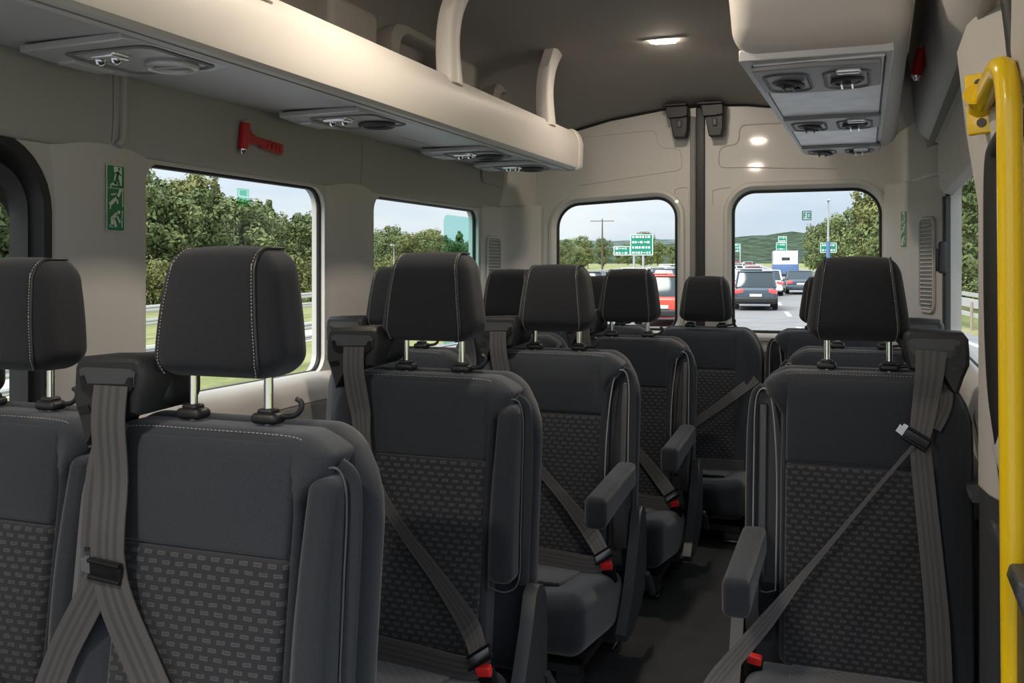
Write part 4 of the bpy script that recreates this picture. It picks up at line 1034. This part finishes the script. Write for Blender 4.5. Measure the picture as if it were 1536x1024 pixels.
for i in range(16):
    s = 10+i*4.2; tree(rt.choice([4, 5]), s+rt.uniform(-1, 1), -26.5+rt.uniform(-.7, .7), rt.uniform(.8, 1.15), 'low bushy shrub at the foot of the wood left of the road', 'shrubs at the foot of the left wood', 'bush')
tree(4, 47, -23.5, 1.05, 'rounded green bush standing alone before the wood, left of the window pillar', None, 'bush')
# far trees behind the left rear window
for i in range(22):
    s = 225+i*11+rt.uniform(-3, 3); t = -24-(i % 4)*13+rt.uniform(-4, 4)
    tree(rt.choice([0, 1, 2, 6]), s, t, rt.uniform(.95, 1.3), 'distant green tree seen through the left rear door window', 'distant trees beyond the left rear window')
GR = 'trees right of the road'
for i, (s, t, k_, sc) in enumerate([(86, 9.6, 3, .92), (92, 11.5, 0, 1.05), (80, 11.0, 2, 1.12), (74, 11.8, 6, 1.18), (68, 10.6, 2, 1.0), (66, 13.0, 2, 1.2), (60, 12.0, 0, 1.05), (55, 11.4, 2, 1.0), (50, 12.2, 6, 1.0), (46, 11.2, 0, .95), (42, 12.0, 2, .95), (38, 11.3, 2, .98), (34, 11.8, 0, .90), (30, 11.2, 2, .92), (26.5, 11.8, 6, .9), (23, 11.2, 2, .9), (20, 11.7, 0, .86), (104, 10.5, 0, 1.0), (118, 10.5, 1, 1.0), (132, 11, 6, 1.0), (150, 11, 0, 1.0)]):
    win = s < 45
    lab = 'olive green tree on the bank outside the right side window' if win else 'tall olive tree right of the road in the right rear door window'
    tree(k_, s, t, sc, lab, GR+(' by the side window' if win else ' in the rear window'), h=.1)
for i in range(14):
    s = 20+i*6; tree(rt.choice([4, 5]), s, 9.9+rt.uniform(-.3, .5), rt.uniform(.7, .95), 'low shrub on the bank behind the right guard rail', 'shrubs on the right bank', 'bush')
# ---- hills
def ridge(name, s, t0, t1, prof, m, label, depth=160, seed=0):
    n = 70; mb = MB(); rows = []
    for j in range(7):
        f = j/6; row = []
        for i in range(n+1):
            t = t0+(t1-t0)*i/n; hgt = prof(i/n)
            nz = noise.noise(Vector((t*.02+seed, j*.9, seed)))*.18+noise.noise(Vector((t*.10+seed, j*1.7, 3+seed)))*.10+noise.noise(Vector((t*.28, j*2.3, 5+seed)))*.05
            row.append(ext(s+depth*f, t, hgt*(math.sin(min(1, f*1.0)*math.pi/2))*(1+nz)-1))
        rows.append(row)
    mb.v = [p for r_ in rows for p in r_]; w = n+1
    mb.f = [(j*w+i, j*w+i+1, (j+1)*w+i+1, (j+1)*w+i) for j in range(6) for i in range(n)]
    struct(name, mb, m, label=label, smooth=80)
def interp(tab, x):
    for (a, va), (b, vb) in zip(tab, tab[1:]):
        if a <= x <= b: return va+(vb-va)*(x-a)/(b-a)
    return tab[-1][1]
ridge('hill_1', 560, -420, 260, lambda f: interp([(0, 6), (.3, 9), (.45, 11), (.54, 14), (.60, 17.5), (.66, 20.5), (.72, 23), (.80, 24), (1, 20)], f), M['hill'], 'wooded hill rising behind the traffic', 200, 2)
ridge('hill_2', 420, -320, 30, lambda f: interp([(0, 4), (.4, 6.5), (.7, 7.5), (.9, 8), (1, 5)], f), M['hill'], 'low wooded rise at the end of the road', 90, 5)
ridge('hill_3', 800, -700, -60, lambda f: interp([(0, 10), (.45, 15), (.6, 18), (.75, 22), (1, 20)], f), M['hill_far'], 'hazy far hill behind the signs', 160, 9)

# ---- vehicles
def car_meshes(paint, kind):
    key = ('car', paint, kind)
    if key in _cache: return _cache[key]
    W, Ln, Hb, Ht = {'suv': (1.80, 4.4, .95, 1.62), 'sedan': (1.74, 4.5, .88, 1.40), 'hatch': (1.72, 4.1, .90, 1.48)}[kind]
    # local: rear of the car faces -y (towards the bus), wheels on z=0
    def bf(x, y, z):
        t = (z+.33)/.66; e = abs(y)/(Ln/2)
        return (x*(1-.07*max(0, t-.4))*(1-.06*e**4), y, z-.10*max(0, (y/(Ln/2)-.3))*(1 if z > 0 else 0))
    b = MB(); b.rbox((0, 0, .25+(Hb-.25)/2), (W, Ln, Hb-.25), .14, 4, (4, 8, 3), bf)
    hy0, hy1 = {'suv': (-Ln/2+.10, .75), 'sedan': (-Ln/2+.55, .80), 'hatch': (-Ln/2+.12, .80)}[kind]
    sl0, sl1 = {'suv': (.30, .65), 'sedan': (.62, .75), 'hatch': (.42, .75)}[kind]
    H = Ht-Hb+.06; yc = (hy0+hy1)/2; Lc = hy1-hy0
    def cf(x, y, z):
        t = (z+H/2)/H; yy = y+(sl0*t*(1 if y < 0 else 0)-sl1*t*(1 if y > 0 else 0))*min(1, abs(y)/(Lc/2)*1.0)
        return (x*(1-.17*t), yy, z)
    g = MB(); g.rbox((0, yc, Hb-.04+H/2), (W*.94, Lc, H), .07, 3, (3, 6, 2), cf)
    r_ = MB(); r_.rbox((0, yc-(sl1-sl0)/2, Ht-.005), (W*.94*.84, Lc-sl0-sl1+.12, .05), .024, 3, (2, 3, 1))
    for sx in (-1, 1):
        for (ya, yb_) in ((hy0, hy0+sl0), (hy1, hy1-sl1)):
            r_.tube([(sx*W*.455, ya+(.03 if ya < 0 else -.03), Hb), (sx*W*.39, yb_, Ht-.01)], .045, 6)
    res = dict(body=b.mesh('body', M['car_'+paint], 50), cabin=g.mesh('windows', M['car_glass'], 50), roof=r_.mesh('roof', M['car_'+paint], 50))
    w = MB(); w.tube([(-.11, 0, 0), (.11, 0, 0)], .33, 18); res['wheel'] = w.mesh('wheel', M['tyre'], 40)
    hb = MB(); hb.tube([(-.12, 0, 0), (.12, 0, 0)], .19, 14); res['hub'] = hb.mesh('hubcap', M['rail'], 40)
    tl = MB(); tl.rbox((0, 0, 0), (.34, .08, .17), .04, 3, (1, 1, 1)); res['tail'] = tl.mesh('tail_lamp', M['tail'], 50)
    bp = MB(); bp.rbox((0, -Ln/2-.02, .42), (W*.97, .16, .24), .06, 3, (2, 1, 1)); res['bumper'] = bp.mesh('bumper', M['black_plastic'] if kind == 'suv' else M['car_'+paint], 50)
    pl = MB(); pl.rbox((0, -Ln/2-.03, .62), (.50, .03, .12), .008, 2, (1, 1, 1)); res['plate'] = pl.mesh('number_plate', M['plate'], 50)
    res['dim'] = (W, Ln, Hb, Ht); _cache[key] = res; return res
def car(s, t, paint, kind, label, group=None, detail=True, rot=0, head=False):
    o = thing('car', label, 'car', ext(s, t, .005), AR+rot, group); m = car_meshes(paint, kind); W, Ln, Hb, Ht = m['dim']
    bd = link('body', m['body'], o); c_ = link('windows', m['cabin'], o); link('roof', m['roof'], o)
    for sx in (-1, 1):
        for y in (-Ln*.30, Ln*.32):
            w = link('wheel', m['wheel'], o); w.location = (sx*(W/2-.10), y, .33)
            if detail: link('hubcap', m['hub'], w)
        tl = link('tail_lamp', m['tail'], o); tl.location = (sx*(W/2-.22), -Ln/2+.03, Hb-.16); tl.rotation_euler = (0, R(12*sx), 0)
    if detail: link('bumper', m['bumper'], o); link('number_plate', m['plate'], o)
    return o
car(44, .55, 'navy', 'suv', 'dark blue grey car nearest in the right rear window, red lamps showing')
car(55, .36, 'silver', 'suv', 'pale estate car on the road directly behind the nearest dark blue grey car')
car(63, 3.45, 'navy', 'sedan', 'dark saloon alone in the right lane before the blue lorry')
car(60, 1.45, 'white', 'hatch', 'white car half hidden behind the nearest dark blue grey car')
car(33.5, -2.55, 'red', 'suv', 'large red car in the left rear window, partly hidden by a headrest')
car(30, -5.6, 'silver', 'sedan', 'pale car low in the left rear window between two headrests')
cols = ['white', 'silver', 'grey', 'white', 'red', 'navy', 'silver', 'black', 'white']
rc = random.Random(4)
GQ = 'cars in the distant queue'
for lane, (t, s0) in enumerate([(-.9, 62), (-3.9, 46), (-6.4, 42), (.9, 68)]):
    s = s0
    for q in range(13 if lane < 3 else 9):
        car(s, t+rc.uniform(-.3, .3), rc.choice(cols), rc.choice(['suv', 'sedan', 'hatch']), 'small car in the queue of distant traffic on the road behind', GQ, detail=s < 110)
        s += rc.uniform(7, 10)+q*.8
# lorry
lo = thing('lorry', 'box lorry with white upper and blue lower body on the road, right lane', 'lorry', ext(98, 4.1, 0), AR)
m = MB(); m.rbox((0, 2.0, 2.25), (2.3, 5.2, 1.35), .06, 3, (1, 1, 1)); put('cargo_box', m, M['car_white'], lo)
m = MB(); m.rbox((0, 2.0, 1.15), (2.34, 5.24, .95), .05, 3, (1, 1, 1)); put('lower_body', m, M['car_blue'], lo)
m = MB(); m.box((1.19, 2.0, 1.9), (.03, 5.2, 2.2)); put('side_panel', m, M['car_blue'], lo)
m = MB(); m.rbox((0, 5.4, 1.4), (2.2, 1.5, 2.0), .15, 3, (1, 1, 1)); put('cab', m, M['car_blue'], lo)
m = MB(); m.box((0, -.64, 2.15), (.75, .03, .25)); put('rear_window', m, M['car_glass'], lo)
m = MB(); m.rbox((0, -.68, .62), (2.2, .12, .2), .04, 3, (1, 1, 1)); put('bumper', m, M['grey_plastic'], lo)
for sx in (-1, 1):
    for y in (.2, 4.8): m = MB(); m.tube([(sx*.75, y, .42), (sx*1.1, y, .42)], .42, 16); put('wheel', m, M['tyre'], lo)

# ---- road signs and poles
def hsign(label, s, t, boards, posts, h_posts, colm='hw_green'):
    o = thing('road_sign', label, 'road sign', ext(s, t, 0), AR)
    for (x0, x1, z0, z1) in boards:
        m = MB(); m.box(((x0+x1)/2, 0, (z0+z1)/2), (x1-x0, .06, z1-z0)); b = put('board', m, M[colm], o)
        m = MB(); n = max(2, int((z1-z0)/.38)); rr = random.Random(int(x0*100)+n)
        for r_ in range(n):
            zc = z0+(z1-z0)*(r_+.5)/n; x = x0+.15
            while x < x1-.25:
                w = rr.uniform(.08, .22); m.box((x+w/2, -.045, zc), (w, .02, .16 if rr.random() < .7 else .07)); x += w+rr.uniform(.05, .10)
        put('lettering', m, M['hw_white'], b)
        m = MB(); m.loft([[(x, -.04, z) for x, z in rrect(x0, x1, z0, z1, .05, 2)], [(x, -.04, z) for x, z in off(rrect(x0, x1, z0, z1, .05, 2), -.05)]]); put('border', m, M['hw_white'], b)
    for x in posts: m = MB(); m.tube([(x, .06, 0), (x, .06, h_posts)], .09, 8); put('post', m, M['pole_steel'], o)
hsign('large green road sign on two grey posts in the left rear window', 74, -7.9, [(-1.7, -.42, 2.45, 3.15), (-.42, 1.3, 2.45, 4.05)], (-.15, .55), 2.6)
hsign('wide green road sign hanging over the distant queue', 150, -3.0, [(.4, 2.6, 3.2, 4.4)], (.3, 2.7), 4.4)
hsign('tall narrow green road sign left of the olive trees', 128, 4.9, [(-.7, .6, 3.1, 4.2), (-.45, .6, 4.2, 5.0)], (0,), 3.2)
hsign('blue road sign at the far left of the right rear window', 160, -6.9, [(1.4, 2.7, 2.9, 3.9)], (2.0,), 3.0, 'hw_blue')
hsign('small blue road sign left of the hanging green sign', 175, -4.0, [(.8, 2.0, 3.1, 3.8)], (1.4,), 3.1, 'hw_blue')
hsign('dark green road sign half hidden among the olive trees', 92, 7.4, [(-.5, .9, 2.7, 3.6)], (.2,), 2.8)
def mast(label, s, t, h, r, arms=(), m1='pole_steel', lower=None):
    o = thing('street_lamp' if not arms else 'utility_pole', label, 'pole', ext(s, t, 0), AR)
    m = MB(); m.tube([(0, 0, 0), (0, 0, h*.6), (0, 0, h)], [r, r*.8, r*.4], 8); put('mast', m, M[m1], o)
    if lower: m = MB(); m.tube([(0, 0, 0), (0, 0, lower)], r*1.5, 8); put('lower_sleeve', m, M['pole_blue'], o)
    for z, w in arms: m = MB(); m.box((0, 0, z), (w, .08, .08)); put('crossarm', m, M['bark'], o)
    if not arms: m = MB(); m.rbox((0, -.25, h), (.16, .6, .10), .04, 3, (1, 1, 1)); put('lamp_head', m, M[m1], o)
mast('slim lamp post with a blue lower sleeve left of the olive trees', 60, 4.75+.2, 5.6, .085, (), 'pole_steel', 3.2)
mast('utility pole with a crossarm before the hill in the left rear window', 120, -17.0, 7.2, .14, ((6.9, 3.0),), 'bark')
mast('short pale post standing on the grass in the left rear window', 105, -21.5, 3.2, .07, ((3.1, .9),))
mast('slim pale post at the wood edge above the big headrest', 33, -24.5, 3.9, .05)
mast('slim pale post at the wood edge in the rear left side window', 66, -24.5, 3.2, .05)
# ================================================================ light and camera
w = bpy.data.worlds.new('overcast_sky'); S.world = w; w.use_nodes = True; nt = w.node_tree; L = nt.links.new
bg = nt.nodes['Background']; tc = nt.nodes.new('ShaderNodeTexCoord'); mp = nt.nodes.new('ShaderNodeMapping'); mp.inputs['Scale'].default_value = (1, 1, 4.5)
L(tc.outputs['Generated'], mp.inputs['Vector'])
nz = nt.nodes.new('ShaderNodeTexNoise'); nz.inputs['Scale'].default_value = 2.6; nz.inputs['Detail'].default_value = 6; nz.inputs['Roughness'].default_value = .55
L(mp.outputs['Vector'], nz.inputs['Vector'])
cr = nt.nodes.new('ShaderNodeValToRGB'); cr.color_ramp.elements[0].position = .36; cr.color_ramp.elements[1].position = .66
cr.color_ramp.elements[0].color = (.56, .64, .76, 1); cr.color_ramp.elements[1].color = (.80, .83, .87, 1)
L(nz.outputs['Fac'], cr.inputs['Fac']); L(cr.outputs['Color'], bg.inputs['Color'])
sx = nt.nodes.new('ShaderNodeSeparateXYZ'); L(tc.outputs['Generated'], sx.inputs[0])
cl = nt.nodes.new('ShaderNodeClamp'); L(sx.outputs['Z'], cl.inputs['Value'])
ma = nt.nodes.new('ShaderNodeMath'); ma.operation = 'MULTIPLY_ADD'; ma.inputs[1].default_value = 1.25; ma.inputs[2].default_value = .55   # overcast: brighter towards the zenith
L(cl.outputs['Result'], ma.inputs[0]); L(ma.outputs[0], bg.inputs['Strength'])
sl = bpy.data.lights.new('hazy_sun', 'SUN'); sl.energy = 2.6; sl.angle = R(30); sl.color = (1, .96, .9)
so = bpy.data.objects.new('hazy_sun', sl); COL.objects.link(so); so.rotation_euler = (R(47), 0, R(-18))

cd = bpy.data.cameras.new('camera'); cam = bpy.data.objects.new('camera', cd); COL.objects.link(cam)
cd.sensor_width = 36; cd.lens = 36*1450/1536; cd.shift_y = -(512-402)/1536; cd.clip_start = .02; cd.clip_end = 3000
cam.location = (CAMX, 0, CAMZ); cam.rotation_euler = (R(90), 0, R(20.8))
S.camera = cam
S.view_settings.view_transform = 'Standard'; S.view_settings.look = 'None'; S.view_settings.exposure = 1.0; S.view_settings.gamma = 1
S.view_settings.use_curve_mapping = False
S.cycles.max_bounces = 12; S.cycles.transparent_max_bounces = 24; S.cycles.diffuse_bounces = 6; S.cycles.caustics_reflective = False; S.cycles.caustics_refractive = False
S.cycles.use_denoising = True
